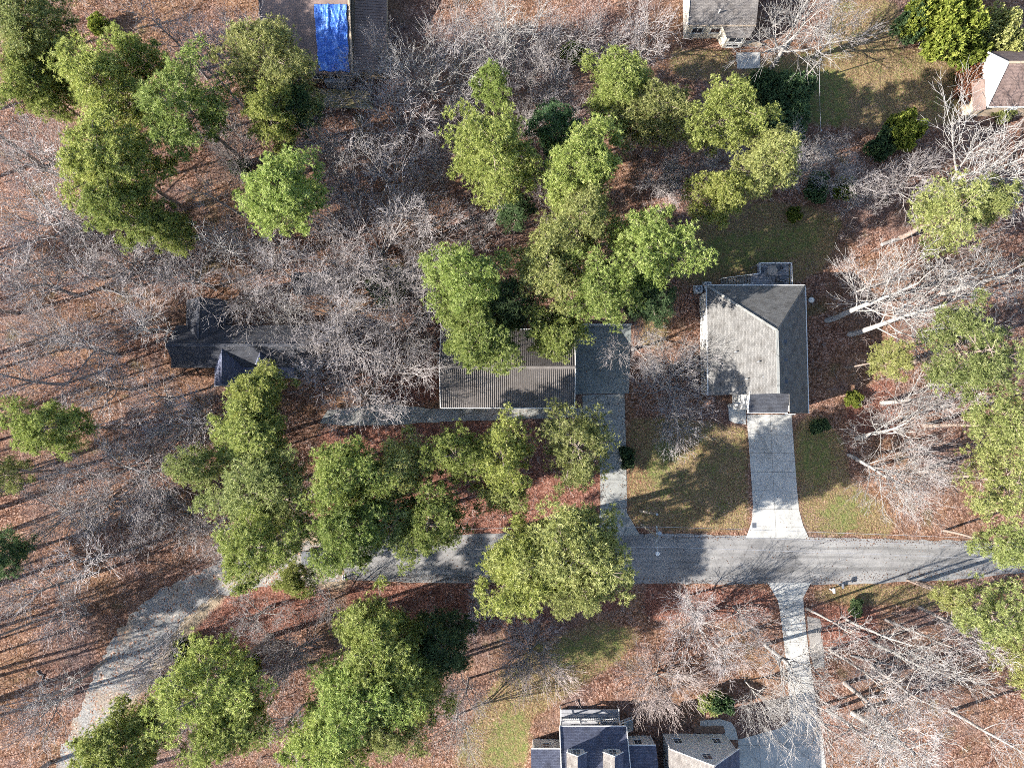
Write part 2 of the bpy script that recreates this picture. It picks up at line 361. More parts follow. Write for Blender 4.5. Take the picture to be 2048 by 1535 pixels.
def ground_mat():
    m, nt, b = newmat('leaf_litter_and_lawn'); L = nt.links
    ge = nt.nodes.new('ShaderNodeNewGeometry'); co = ge.outputs['Position']
    def N(scale, detail=4.0, rough=0.6):
        n = nd(nt, 'ShaderNodeTexNoise', Scale=scale, Detail=detail, Roughness=rough); L.new(co, n.inputs['Vector']); return n.outputs[0]
    def att(nm):
        a = nd(nt, 'ShaderNodeAttribute', attribute_name=nm); return a.outputs['Fac']
    def edge(a, nz, amt=0.9):
        """mask with a ragged border"""
        s = nd(nt, 'ShaderNodeMath', operation='MULTIPLY_ADD'); L.new(nz, s.inputs[0]); s.inputs[1].default_value = amt; s.inputs[2].default_value = -amt/2
        t = nd(nt, 'ShaderNodeMath', operation='ADD'); L.new(a, t.inputs[0]); L.new(s.outputs[0], t.inputs[1])
        r = nd(nt, 'ShaderNodeMapRange'); r.inputs[1].default_value = 0.35; r.inputs[2].default_value = 0.68; L.new(t.outputs[0], r.inputs[0]); return r.outputs[0]
    # leaves: random cells, each one leaf or a small heap of leaves
    vo = nd(nt, 'ShaderNodeTexVoronoi', Scale=6.0); L.new(co, vo.inputs['Vector'])
    sp = nt.nodes.new('ShaderNodeSeparateColor'); L.new(vo.outputs['Color'], sp.inputs[0])
    vo2 = nd(nt, 'ShaderNodeTexVoronoi', Scale=11.0); L.new(co, vo2.inputs['Vector'])
    sp2 = nt.nodes.new('ShaderNodeSeparateColor'); L.new(vo2.outputs['Color'], sp2.inputs[0])
    n_big, n_mid, n_fine = N(0.12), N(0.55), N(3.2)
    leaf = ramp(nt, sp.outputs[0], [(0.0, (0.05,0.026,0.02)), (0.3, (0.14,0.07,0.048)), (0.55, (0.28,0.15,0.10)), (0.8, (0.46,0.29,0.215)), (1.0, (0.70,0.54,0.45))])
    leaf2 = ramp(nt, sp2.outputs[1], [(0.0, (0.035,0.02,0.016)), (0.4, (0.15,0.075,0.05)), (0.75, (0.33,0.19,0.13)), (1.0, (0.62,0.45,0.36))])
    base = mix(nt, 0.5, leaf, leaf2)
    red = mix(nt, 0.5, base, ramp(nt, sp2.outputs[0], [(0, (0.07,0.022,0.018)), (0.5, (0.24,0.085,0.06)), (1, (0.46,0.22,0.16))]))
    gold = mix(nt, 0.5, base, ramp(nt, sp.outputs[1], [(0, (0.09,0.05,0.025)), (0.5, (0.25,0.145,0.07)), (1, (0.48,0.33,0.19))]))
    tone = ramp(nt, n_big, [(0.42, (0,0,0)), (0.62, (1,1,1))])
    base = mix(nt, tone, base, gold)
    straw = ramp(nt, sp2.outputs[0], [(0, (0.05,0.035,0.035)), (0.5, (0.16,0.115,0.105)), (1, (0.38,0.31,0.29))])
    base = mix(nt, ramp(nt, N(0.09, 6.0), [(0.36, (0.6,0.6,0.6)), (0.50, (0,0,0))]), base, straw)
    base = mix(nt, ramp(nt, N(0.31, 6.0), [(0.56, (0,0,0)), (0.70, (0.6,0.6,0.6))]), base, straw)
    moss = ramp(nt, sp2.outputs[1], [(0, (0.04,0.045,0.02)), (0.6, (0.12,0.125,0.05)), (1, (0.28,0.26,0.14))])
    base = mix(nt, ramp(nt, N(0.22, 5.0), [(0.60, (0,0,0)), (0.70, (0.6,0.6,0.6))]), base, moss)
    base = mix(nt, edge(att('red'), n_mid), base, red)
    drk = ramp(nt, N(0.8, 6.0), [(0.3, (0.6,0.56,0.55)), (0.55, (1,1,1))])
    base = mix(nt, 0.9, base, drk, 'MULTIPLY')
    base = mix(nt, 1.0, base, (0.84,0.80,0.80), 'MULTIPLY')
    # lawn: dormant straw-coloured grass with greener patches
    gr = ramp(nt, N(7.0, 2.0, 0.8), [(0.3, (0.10,0.08,0.035)), (0.5, (0.22,0.17,0.08)), (0.7, (0.38,0.30,0.16))])
    gg = ramp(nt, N(6.0, 2.0, 0.8), [(0.3, (0.06,0.085,0.025)), (0.55, (0.14,0.18,0.05)), (0.75, (0.26,0.28,0.10))])
    gp = ramp(nt, N(0.45), [(0.5, (0,0,0)), (0.68, (0.7,0.7,0.7))])
    gr = mix(nt, gp, gr, gg)
    gr = mix(nt, 0.6, gr, ramp(nt, N(1.3, 6.0, 0.75), [(0.33, (0.5,0.46,0.42)), (0.55, (1,1,1))]), 'MULTIPLY')
    lawnleaf = ramp(nt, sp2.outputs[2], [(0.6, (0,0,0)), (0.64, (0.85,0.85,0.85))])
    gr = mix(nt, lawnleaf, gr, base)
    base = mix(nt, edge(att('lawn'), n_mid), base, gr)
    gm = nd(nt, 'ShaderNodeMath', operation='MULTIPLY'); L.new(edge(att('green'), N(0.9), 1.3), gm.inputs[0]); L.new(ramp(nt, N(1.6), [(0.35,(0.1,0.1,0.1)),(0.65,(0.85,0.85,0.85))]), gm.inputs[1])
    base = mix(nt, gm.outputs[0], base, gg)
    pale = ramp(nt, n_fine, [(0.3, (0.22,0.17,0.12)), (0.55, (0.38,0.30,0.21)), (0.75, (0.50,0.42,0.32))])
    base = mix(nt, edge(att('pale'), n_mid), base, pale)
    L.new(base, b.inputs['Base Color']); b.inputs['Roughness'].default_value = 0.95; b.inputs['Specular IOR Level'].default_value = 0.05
    hgt = nd(nt, 'ShaderNodeMath', operation='MULTIPLY_ADD'); L.new(sp.outputs[2], hgt.inputs[0]); hgt.inputs[1].default_value = 0.6; L.new(n_fine, hgt.inputs[2])
    bump(nt, b, hgt.outputs[0], 0.9, 0.2)
    return m
MT['ground'] = ground_mat()
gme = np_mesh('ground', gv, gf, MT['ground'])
masks = {}
for nm, polys, bl in (('lawn', LAWN, 6), ('green', GREEN, 14), ('red', RED, 6), ('pale', PALE, 5)):
    masks[nm] = mask(polys, bl)
    a = gme.attributes.new(nm, 'FLOAT', 'POINT'); a.data.foreach_set('value', masks[nm].ravel().astype(np.float32))
ground = bpy.data.objects.new('ground', gme); col.objects.link(ground); tag(ground, kind='structure')

# ------------------------------------------------------------------ roads, drives, walks
def ragged(pts, step=1.2, amp=0.12, closed=True):
    out = []; n = len(pts)
    for i in range(n if closed else n-1):
        a = Vector(pts[i][:2]); b = Vector(pts[(i+1) % n][:2]); k = max(1, int((b-a).length/step))
        for j in range(k):
            q = a.lerp(b, j/k); out.append((q.x + R.uniform(-amp, amp), q.y + R.uniform(-amp, amp)))
    return out
def sheet(name, pix, z, mt, amp=0.0, parent=None, thick=0.25):
    pts = [G(*p) for p in pix]; pts = [(p.x, p.y) for p in pts]
    if amp: pts = ragged(pts, 0.9 if amp < 0.3 else 0.6, amp)
    o = MB().prism(pts, -thick, z).build(name, mt, parent)
    if parent is None: tag(o, kind='structure')
    return o
road = sheet('road', P(683,1082, 760,1072, 960,1066, 1260,1066, 1500,1070, 1612,1072, 1800,1078, 2160,1086, 2160,1140, 2048,1143, 1930,1158, 1700,1168, 1540,1168, 1250,1166, 900,1164, 690,1160), 0.02, MT['asphalt'], 0.10)
lane = sheet('dirt_lane', P(700,1085, 700,1158, 640,1165, 560,1172, 480,1180, 420,1195, 372,1232, 330,1290, 290,1350, 250,1420, 215,1490, 175,1580, 95,1580, 120,1500, 165,1410, 190,1340, 225,1275, 280,1210, 350,1165, 430,1128, 470,1090, 560,1085), 0.012, MT['lane'], 0.38)
drive = sheet('wide_driveway', P(1493,829, 1583,829, 1588,900, 1594,980, 1598,1020, 1606,1050, 1618,1076, 1492,1074, 1503,1045, 1506,1010, 1500,920), 0.032, MT['concrete'])
walk = sheet('front_walk', P(1456,806, 1492,808, 1492,848, 1470,846, 1458,840), 0.026, MT['concrete'])
ndrive = sheet('narrow_driveway', P(1165,790, 1249,787, 1252,900, 1254,1025, 1280,1070, 1195,1070, 1201,1010, 1199,850, 1165,835), 0.034, MT['old_concrete'])
padst = sheet('carport_pad', P(1146,652, 1262,650, 1258,786, 1146,788), 0.028, MT['pad'])
pathst = sheet('garden_path', P(655,820, 760,808, 880,817, 1164,815, 1164,835, 1090,836, 900,842, 760,850, 690,850, 640,845), 0.024, MT['old_concrete'], 0.08)
sdrive = sheet('south_driveway', P(1535,1164, 1622,1164, 1606,1195, 1612,1260, 1622,1340, 1634,1420, 1645,1480, 1660,1600, 1480,1600, 1476,1478, 1560,1455, 1580,1440, 1575,1340, 1562,1240, 1556,1200), 0.03, MT['concrete'])
sside = sheet('gravel_strip', P(1613,1230, 1640,1235, 1650,1330, 1630,1340, 1619,1300), 0.014, MT['gravel'], 0.15)
gwalk = sheet('garage_walk', P(1400,1440, 1440,1437, 1462,1443, 1472,1458, 1476,1478, 1452,1478, 1450,1458, 1400,1458), 0.022, MT['concrete'])
patio = sheet('patio_slab', P(1472,106, 1520,105, 1520,137, 1474,138), 0.05, MT['concrete'])
# slab joints cut across the concrete (dark strips in the joints)
def joint(parent, a, b, z, w_=0.03):
    A = G(*a); B = G(*b); A.z = B.z = z
    MB().bar(A, B, w_, 0.008).build('slab_joint', MT['joint'], parent)
for y, xa, xb in ((868,1497,1585), (905,1500,1587), (943,1502,1590), (980,1504,1593), (1017,1506,1597), (1052,1501,1606)): joint(drive, (xa,y), (xb,y+1), 0.034)
joint(drive, (1540,831), (1552,1072), 0.034)
for y, xa, xb in ((850,1200,1250), (905,1200,1251), (960,1201,1252), (1012,1202,1253)): joint(ndrive, (xa,y), (xb,y), 0.036)
for y, xa, xb in ((1232,1561,1609), (1285,1569,1615), (1330,1574,1620), (1385,1578,1627), (1440,1580,1636), (1490,1476,1646)): joint(sdrive, (xa,y), (xb,y-3), 0.032)
joint(sdrive, (1518,1468), (1522,1560), 0.032); joint(sdrive, (1605,1400), (1625,1590), 0.032); joint(sdrive, (1572,1450), (1580,1590), 0.032)
for x in (1415, 1442): joint(gwalk, (x,1440), (x,1457), 0.024)

# ------------------------------------------------------------------ houses
def window(parent, o, u, v, wd, ht, cols=2, rows=3, proud=0.05, frame='white'):
    """window on a wall: o = centre, u = along the wall, v = up the wall; panes are separate sub-parts"""
    o = Vector(o); u = Vector(u).normalized(); v = Vector(v).normalized(); n = u.cross(v).normalized()
    def quad(mb, cx, cy, w_, h_, d0, d1):
        c = o + u*cx + v*cy
        p = [c - u*w_/2 - v*h_/2, c + u*w_/2 - v*h_/2, c + u*w_/2 + v*h_/2, c - u*w_/2 + v*h_/2]
        mb.hexa([q + n*d0 for q in p] + [q + n*d1 for q in p])
    fr = MB(); t = 0.12
    quad(fr, 0, ht/2 - t/2, wd, t, -0.02, proud); quad(fr, 0, -ht/2 + t/2, wd + 0.1, t, -0.02, proud + 0.03)
    quad(fr, -wd/2 + t/2, 0, t, ht - 2*t, -0.02, proud - 0.003); quad(fr, wd/2 - t/2, 0, t, ht - 2*t, -0.02, proud - 0.003)
    for i in range(1, cols): quad(fr, -wd/2 + wd*i/cols, 0, 0.045, ht - 2*t, -0.02, proud - 0.01)
    for j in range(1, rows): quad(fr, 0, -ht/2 + ht*j/rows, wd - 2*t, 0.045, -0.02, proud - 0.014)
    win = fr.build('window', MT[frame], parent)
    cw, ch = wd/cols, ht/rows
    for i in range(cols):
        for j in range(rows):
            mb = MB(); quad(mb, -wd/2 + cw*(i+0.5), -ht/2 + ch*(j+0.5), cw - 0.05, ch - 0.05, -0.01, 0.012)
            mb.build('pane', MT['glass'], win)
    return win

# --- grey hip-roofed house with the wide driveway
ze, zr = 4.5, 9.2
x0 = G(1414,600,ze).x; x1 = G(1611,600,ze).x; yN = G(1500,571,ze).y; yS = G(1500,790,ze).y; yE = G(1612,826,ze).y
xr = G(1554,660,zr).x; yA = G(1554,661,zr).y
h1 = thing('hip_roof_house', 'grey shingled hip-roof house with wide concrete driveway and rear deck', 'house', ((x0+x1)/2, (yN+yS)/2, 0))
MB().box(x0+0.35, x1-0.45, yS+0.3, yN-0.4, -0.2, ze-0.15).build('wall', MT['white'], h1)
xk = G(1578,800,6.4).x; zk = zr - (zr-ze)*(xk-xr)/(x1-xr)
for _ in range(6): xk = G(1579,800,zk).x; zk = zr - (zr-ze)*(xk-xr)/(x1-xr)
# front block under the east slope, and the garage front under the low roof
MB().box(xk+0.15, x1-0.45, yE+0.3, yS+0.3, -0.2, ze-0.15).build('wall', MT['white'], h1)
pz0, pz1 = zk-0.1, zk-0.9
gx0 = G(1496,800,pz1).x
MB().box(gx0+0.3, xk+0.13, yE+0.55, yS+0.3, -0.2, pz1-0.25).build('wall', MT['white'], h1)
MB().face([(x0+0.35,yS+0.32,ze-0.15),(x1-0.45,yS+0.32,ze-0.15),(xr,yS+0.32,zr-0.35)]).build('gable_wall', MT['white'], h1)
rf = MB().slab([(x0,yS,ze),(x0,yN,ze),(xr,yA,zr),(xr,yS,zr)], 0.16).build('roof', MT['shingle_grey'], h1); rf['label'] = 'west roof slope streaked with branch shadows'
MB().slab([(x0,yN,ze),(x1,yN,ze),(xr,yA,zr)], 0.155).build('roof', MT['shingle_grey'], h1)
MB().slab([(x1,yN,ze),(x1,yE,ze),(xk,yE,zk),(xk,yS,zk),(xr,yS,zr),(xr,yA,zr)], 0.165).build('roof', MT['shingle_grey'], h1)
rc = MB().bar((xr,yS-0.02,zr+0.03),(xr,yA,zr+0.03),0.32,0.06).build('ridge_cap', MT['old_concrete'], h1)
MB().bar((xr,yA,zr+0.03),(x0,yN,ze+0.03),0.26,0.06).build('hip_cap', MT['old_concrete'], h1)
MB().bar((xr,yA,zr+0.03),(x1,yN,ze+0.03),0.22,0.06).build('hip_cap', MT['shingle_grey'], h1)
for a, b in (((x0-0.06,yS,ze-0.1),(x0-0.06,yN,ze-0.1)), ((x0,yN+0.06,ze-0.1),(x1,yN+0.06,ze-0.1)), ((x1+0.06,yE,ze-0.1),(x1+0.06,yN,ze-0.1))):
    MB().bar(a, b, 0.12, 0.14).build('gutter', MT['white'], h1)
# porch roof over the garage door
MB().slab([(gx0,yS+0.25,pz0),(xk+0.1,yS+0.25,pz0),(xk+0.1,yE+0.05,pz1),(gx0,yE+0.05,pz1)], 0.16).build('porch_roof', MT['shingle_dark'], h1)
MB().bar((gx0-0.05,yE+0.02,pz1-0.08),(xk+0.15,yE+0.02,pz1-0.08),0.1,0.16).build('fascia', MT['white'], h1)
MB().bar((gx0-0.05,yS+0.25,pz0-0.05),(gx0-0.05,yE+0.02,pz1-0.05),0.1,0.16).build('fascia', MT['white'], h1)
for k in range(4):
    MB().box(gx0+0.75, xk-0.35, yE+0.50, yE+0.53, 0.03+k*0.62, 0.61+k*0.62).build('garage_door_panel', MT['cream'], h1)
MB().box(gx0-0.35, gx0-0.12, yE+0.9, yE+1.13, 0.0, 3.4).build('porch_column', MT['white'], h1)
MB().bar((x1-1.1,yE-0.05,0.25),(x1+0.2,yE-0.05,0.25),0.12,0.1).build('downspout', MT['white'], h1)
for fy in (0.2, 0.5, 0.78):
    window(h1, (x0+0.35, yS+(yN-yS)*fy, 2.3), (0,-1,0), (0,0,1), 1.0, 1.5)
for fx in (0.25, 0.6, 0.85):
    MB().disc((x0+(xr-x0)*0.8, yA-1.5-fx*6), 0.09, zr-2.2, zr-0.9, 8).build('vent_pipe', MT['steel'], h1) if fx == 0.6 else None
for (fx, fy) in ((0.55,0.25),(0.72,0.52),(0.4,0.7)):
    x = x0+(xr-x0)*fx; y = yS+(yA-yS)*fy; z = ze+(zr-ze)*fx
    MB().disc((x,y),0.07,z-0.2,z+0.5,8).build('vent_pipe', MT['steel'], h1)
for fy in (0.2,0.55,0.85):
    x = x1-(x1-xr)*0.75; y = yS+(yA-yS)*fy; z = zr-(zr-ze)*0.25
    MB().box(x-0.2,x+0.2,y-0.2,y+0.2,z-0.5,z+0.12).build('box_vent', MT['dark_metal'], h1)
# rear deck: boards, posts, rails, stairs
dz = 2.4
dx0 = G(1514,530,dz).x; dx1 = G(1577,530,dz).x; dy1 = G(1540,529,dz).y; dy0 = yN + 0.1; dxa = G(1470,555,dz).x; dym = G(1480,550,dz).y
dk = thing('rear_deck', 'grey wooden deck with railing and stairs behind the hip-roof house', 'deck', ((dx0+dx1)/2, (dy0+dy1)/2, 0))
n = int((dy1-dy0)/0.19)
for i in range(n):
    y = dy0 + (dy1-dy0)*i/n
    MB().box(dx0 if y > dym else dxa+1.9, dx1, y+0.012, y+(dy1-dy0)/n-0.012, dz-0.05+R.uniform(0,0.006), dz).build('deck_board', MT['deck_grey'], dk)
posts = [(dx0,dy1),((dx0+dx1)/2,dy1),(dx1,dy1),(dx1,(dy0+dy1)/2),(dx1,dy0+0.1),(dx0,dym),(dxa+1.9,dym-0.1),(dxa+1.9,dy0+0.3)]
for (x, y) in posts: MB().box(x-0.06,x+0.06,y-0.06,y+0.06,-0.1,dz+1.02).build('post', MT['deck_grey'], dk)
for a, b in (((dx0,dy1),(dx1,dy1)), ((dx1,dy1),(dx1,dy0+0.1)), ((dx0,dy1),(dx0,dym)), ((dxa+1.9,dym-0.1),(dx0,dym))):
    for zz in (dz+0.98, dz+0.5): MB().bar((a[0],a[1],zz),(b[0],b[1],zz),0.10,0.05).build('rail', MT['white'] if zz > dz+0.7 else MT['deck_grey'], dk)
for i in range(11):
    x = dxa + 1.9 - 0.27*(i+1); z = dz - 0.2*(i+1)
    MB().box(x, x+0.29, dym-1.15, dym-0.12, z-0.05, z).build('stair_tread', MT['wood'], dk)
for y in (dym-1.18, dym-0.09):
    MB().bar((dxa+1.9,y,dz+0.9),(dxa-1.1,y,1.1),0.08,0.06).build('stair_rail', MT['white'], dk)
    MB().bar((dxa+1.9,y,dz-0.2),(dxa-1.1,y,0.0),0.05,0.22).build('stringer', MT['wood'], dk)
    MB().box(dxa-1.14,dxa-1.04,y-0.05,y+0.05,-0.1,1.1).build('post', MT['white'], dk)
# deck furniture
c = G(1545,541,dz+0.75)
t = thing('round_table', 'round brown table on the rear deck of the hip-roof house', 'table', (c.x,c.y,dz))
MB().disc(c, 0.62, dz+0.70, dz+0.75, 20).build('tabletop', MT['wood'], t); MB().disc(c, 0.05, dz, dz+0.70, 8).build('pedestal', MT['dark_metal'], t); MB().disc(c, 0.28, dz, dz+0.04, 12).build('base', MT['dark_metal'], t)
def deck_chair(px, py, lab, rot):
    c = G(px,py,dz+0.4); t = thing('deck_chair', lab, 'chair', (0,0,0))
    def bx(*a): return MB().box(*a)
    bx(-0.27,0.27,-0.26,0.26,0.38,0.44).build('seat', MT['dark_metal'], t)
    bx(-0.27,0.27,0.26,0.31,0.40,0.92).build('backrest', MT['dark_metal'], t)
    for sx in (-1,1):
        bx(sx*0.25-0.03,sx*0.25+0.03,-0.24,0.26,0.60,0.64).build('armrest', MT['dark_metal'], t)
        for sy in (-1,1): bx(sx*0.25-0.025,sx*0.25+0.025,sy*0.22-0.025,sy*0.22+0.025,0,0.60 if sy < 0 else 0.38).build('leg', MT['dark_metal'], t)
    t.location = (c.x,c.y,dz); t.rotation_euler = (0,0,rot); return t
deck_chair(1522,541,'dark deck chair in the left corner of the rear deck',0.2)
deck_chair(1558,537,'dark deck chair right of the round deck table',-1.2)
c = G(1565,556,dz+0.9)
t = thing('gas_grill', 'dark barbecue grill at the deck edge near the house', 'grill', (c.x,c.y,dz))
MB().box(c.x-0.55,c.x+0.55,c.y-0.3,c.y+0.3,dz+0.12,dz+0.8).build('cabinet', MT['dark_metal'], t)
lid = MB(); pr = [(c.y+0.3*math.cos(a), dz+0.8+0.28*math.sin(a)) for a in [math.pi*i/8 for i in range(9)]]
k = len(pr); lid.v = [Vector((c.x-0.4,y,z)) for y,z in pr] + [Vector((c.x+0.4,y,z)) for y,z in pr]
lid.f = [[i,i+1,k+i+1,k+i] for i in range(k-1)] + [list(range(k))[::-1], list(range(k,2*k))]
lid.build('lid', MT['dark_metal'], t); MB().bar((c.x-0.3,c.y-0.34,dz+0.9),(c.x+0.3,c.y-0.34,dz+0.9),0.04,0.04).build('handle', MT['steel'], t)
for sx in (-0.5,0.5):
    MB().disc((c.x+sx,c.y), 0.08, dz, dz+0.12, 10).build('wheel', MT['rubber'], t)
# two air conditioners at the north-west corner
def ac_unit(px, py, lab):
    c = G(px,py,0.8); t = thing('air_conditioner', lab, 'air conditioner', (c.x,c.y,0))
    s = 0.42
    MB().box(c.x-s-0.1,c.x+s+0.1,c.y-s-0.1,c.y+s+0.1,-0.1,0.08).build('pad', MT['concrete'], t)
    MB().box(c.x-s,c.x+s,c.y-s,c.y+s,0.08,0.8).build('case', MT['grey_siding'], t)
    MB().disc(c, 0.34, 0.8, 0.83, 18).build('fan_guard', MT['dark_metal'], t)
    MB().disc(c, 0.12, 0.83, 0.87, 10).build('fan_hub', MT['steel'], t)
    for a in range(5):
        q = a*2*math.pi/5; MB().bar((c.x+0.1*math.cos(q),c.y+0.1*math.sin(q),0.845),(c.x+0.33*math.cos(q),c.y+0.33*math.sin(q),0.845),0.05,0.02).build('fan_blade', MT['steel'], t)
ac_unit(1398,577,'outer air conditioner standing off the hip-roof house corner')
ac_unit(1416,570,'inner air conditioner tight against the hip-roof house corner')
c = G(1622,600,0)
t = thing('round_cover', 'pale round tank cover on shaded ground east of hip-roof house', 'cover', (c.x,c.y,0))
MB().disc(c,0.38,-0.1,0.16,18).build('rim', MT['concrete'], t); MB().disc(c,0.33,0.16,0.22,18,0.2).build('lid', MT['white'], t)
c = G(1508,1050,0)
t = thing('utility_lid', 'small grey utility lid at the foot of the wide driveway', 'utility lid', (c.x,c.y,0))  # utility lid, built as a low grey box with a dark cover
MB().box(c.x-0.28,c.x+0.28,c.y-0.36,c.y+0.36,-0.1,0.05).build('box', MT['steel'], t); MB().box(c.x-0.22,c.x+0.22,c.y-0.3,c.y+0.3,0.05,0.06).build('cover', MT['dark_metal'], t)

# --- long building with ribbed metal roof
ze, zr = 2.8, 4.3
bx0 = G(882,740,ze).x; bx1 = G(1148,740,ze).x; by0 = G(1015,815,ze).y; by1 = G(1015,659,ze).y; ym = (by0+by1)/2
mb_ = thing('metal_roof_building', 'long low building with ribbed brown-grey metal roof beneath pines', 'building', ((bx0+bx1)/2, ym, 0))
MB().box(bx0+0.4,bx1-0.4,by0+0.4,by1-0.4,-0.2,ze-0.1).build('wall', MT['tan'], mb_)
for sx in (bx0+0.4, bx1-0.4): MB().face([(sx,by0+0.4,ze-0.1),(sx,by1-0.4,ze-0.1),(sx,ym,zr-0.2)]).build('gable_wall', MT['tan'], mb_)
for yy in (by0, by1):
    rfp = MB().slab([(bx0,yy,ze),(bx1,yy,ze),(bx1,ym,zr),(bx0,ym,zr)], 0.05 if yy == by0 else 0.052).build('roof_panel', MT['metal_roof'], mb_)
    nr = 68; rb = None
    for i in range(nr+1):
        x = bx0 + 0.03 + (bx1-bx0-0.06)*i/nr; e = 0.01 if yy == by0 else -0.01
        MB().bar((x,yy+e,ze+0.03),(x,ym+(-0.1 if yy==by0 else 0.1),zr+0.03-0.02),0.07,0.07).build('rib', MT['metal_rib'], rfp)
    MB().bar((bx0-0.02,yy+(-0.05 if yy==by0 else 0.05),ze-0.04),(bx1+0.02,yy+(-0.05 if yy==by0 else 0.05),ze-0.04),0.1,0.12).build('gutter', MT['white'], mb_)
MB().bar((bx0-0.03,ym,zr+0.08),(bx1+0.03,ym,zr+0.08),0.34,0.06).build('ridge_cap', MT['metal_rib'], mb_)
for xx in (bx0-0.05,bx1+0.05):
    for yy in (by0,by1): MB().bar((xx,yy,ze+0.02),(xx,ym,zr+0.02),0.09,0.14).build('rake_trim', MT['white'], mb_)
MB().box(G(1000,0,0).x, G(1025,0,0).x, by0+0.36, by0+0.39, 0, 2.1).build('door', MT['brick'], mb_)
# retaining edge north of the pad and wooden step behind the metal roof
a = G(1148,652); b = G(1262,650)
o = MB().box(a.x,b.x,a.y,a.y+0.25,-0.1,0.45).build('retaining_kerb', MT['concrete']); tag(o,'pale concrete kerb along the north edge of the dark pad','kerb')
a = G(1078,642); b = G(1140,638)
st = thing('wooden_step', 'pale wooden platform half hidden by pines behind the metal roof', 'platform', (a.x,a.y,0))
for i in range(5): MB().box(a.x,b.x,a.y+i*0.2,a.y+i*0.2+0.18,0.22,0.27).build('plank', MT['wood'], st)
for xx in (a.x+0.1,b.x-0.2): MB().box(xx,xx+0.1,a.y+0.02,a.y+0.9,-0.1,0.22).build('joist', MT['wood'], st)

# --- dark house on the left
ze, zr = 3.0, 5.6
ax0 = G(352,690,ze).x; ax1 = G(622,690,ze).x; ay0 = G(500,735,ze).y; ay1 = G(500,650,ze).y; am = G(500,690,zr).y
dh = thing('dark_shingled_house', 'dark slate-roofed house half hidden by bare trees left of metal roof', 'house', ((ax0+ax1)/2, am, 0))
MB().box(ax0+0.4,ax1-0.4,ay0+0.4,ay1-0.4,-0.2,ze-0.1).build('wall', MT['dark_wall'], dh)
for sx in (ax0+0.4, ax1-0.4): MB().face([(sx,ay0+0.4,ze-0.1),(sx,ay1-0.4,ze-0.1),(sx,am,zr-0.25)]).build('gable_wall', MT['dark_wall'], dh)
MB().slab([(ax0,ay1,ze),(ax1,ay1,ze),(ax1,am,zr),(ax0,am,zr)],0.15).build('roof', MT['shingle_dark'], dh)
MB().slab([(ax0,ay0,ze),(ax1,ay0,ze),(ax1,am,zr),(ax0,am,zr)],0.155).build('roof', MT['shingle_dark'], dh)
MB().bar((ax0,am,zr+0.03),(ax1,am,zr+0.03),0.3,0.06).build('ridge_cap', MT['shingle_dark'], dh)
# north wing
wx0 = G(372,640,ze).x; wx1 = G(452,640,ze).x; wy1 = G(412,600,ze).y; wm = (wx0+wx1)/2
MB().box(wx0+0.4,wx1-0.4,ay1-0.5,wy1-0.4,-0.2,ze-0.12).build('wall', MT['dark_wall'], dh)
zw = 5.0
for s_, xx in ((0,wx0),(1,wx1)):
    MB().slab([(xx,wy1,ze),(xx,ay1-1.6,ze),(wm,am+0.8,zw),(wm,wy1,zw)],0.14+0.004*s_).build('roof', MT['shingle_dark'], dh)
MB().face([(wx0+0.4,wy1-0.4,ze-0.12),(wx1-0.4,wy1-0.4,ze-0.12),(wm,wy1-0.4,zw-0.2)]).build('gable_wall', MT['dark_wall'], dh)
MB().bar((wm,wy1,zw+0.03),(wm,am+0.8,zw+0.03),0.26,0.06).build('ridge_cap', MT['shingle_dark'], dh)
# front gable and dormer
for (gc, hw, yf, zt, nm) in ((452,1.75,772,5.2,'front_gable'), (525,0.9,728,4.9,'dormer')):
    gxx = G(gc,720,4).x; gyf = G(500,yf,ze).y
    zb = ze if nm == 'front_gable' else 3.7
    MB().box(gxx-hw+0.25,gxx+hw-0.25,gyf+0.3,am-0.6,-0.2 if nm == 'front_gable' else 3.1,zb-0.08).build('wall', MT['grey_siding'], dh)
    for s_ in (-1,1):
        MB().slab([(gxx+s_*hw,gyf,zb),(gxx+s_*hw,am-0.4,zb),(gxx,am-0.3,zt),(gxx,gyf,zt)],0.12).build(nm+'_roof', MT['shingle_blue'], dh)
    MB().face([(gxx-hw+0.25,gyf+0.3,zb-0.08),(gxx+hw-0.25,gyf+0.3,zb-0.08),(gxx,gyf+0.3,zt-0.2)]).build('gable_wall', MT['grey_siding'], dh)
    for s_ in (-1,1): MB().bar((gxx+s_*hw,gyf-0.03,zb-0.02),(gxx,gyf-0.03,zt-0.02),0.06,0.16).build('barge_board', MT['white'], dh)
    window(dh,(gxx,gyf+0.3,zb-0.5 if nm=='dormer' else 1.9),(1,0,0),(0,0,1),0.8 if nm=='dormer' else 1.4,0.7 if nm=='dormer' else 1.3)
# porch posts and floor
px0 = G(475,750).x; px1 = G(600,750).x; py0 = G(500,757).y
MB().box(px0,px1,py0,ay0+0.4,-0.1,0.3).build('porch_floor', MT['deck_grey'], dh)
for i in range(5):
    x = px0+0.15+(px1-px0-0.3)*i/4; MB().box(x-0.08,x+0.08,py0+0.1,py0+0.26,0.3,2.75).build('porch_post', MT['white'], dh)
MB().slab([(px0-0.2,py0-0.1,2.8),(px1+0.2,py0-0.1,2.8),(px1+0.2,ay0+0.05,3.1),(px0-0.2,ay0+0.05,3.1)],0.12).build('porch_roof', MT['shingle_blue'], dh)
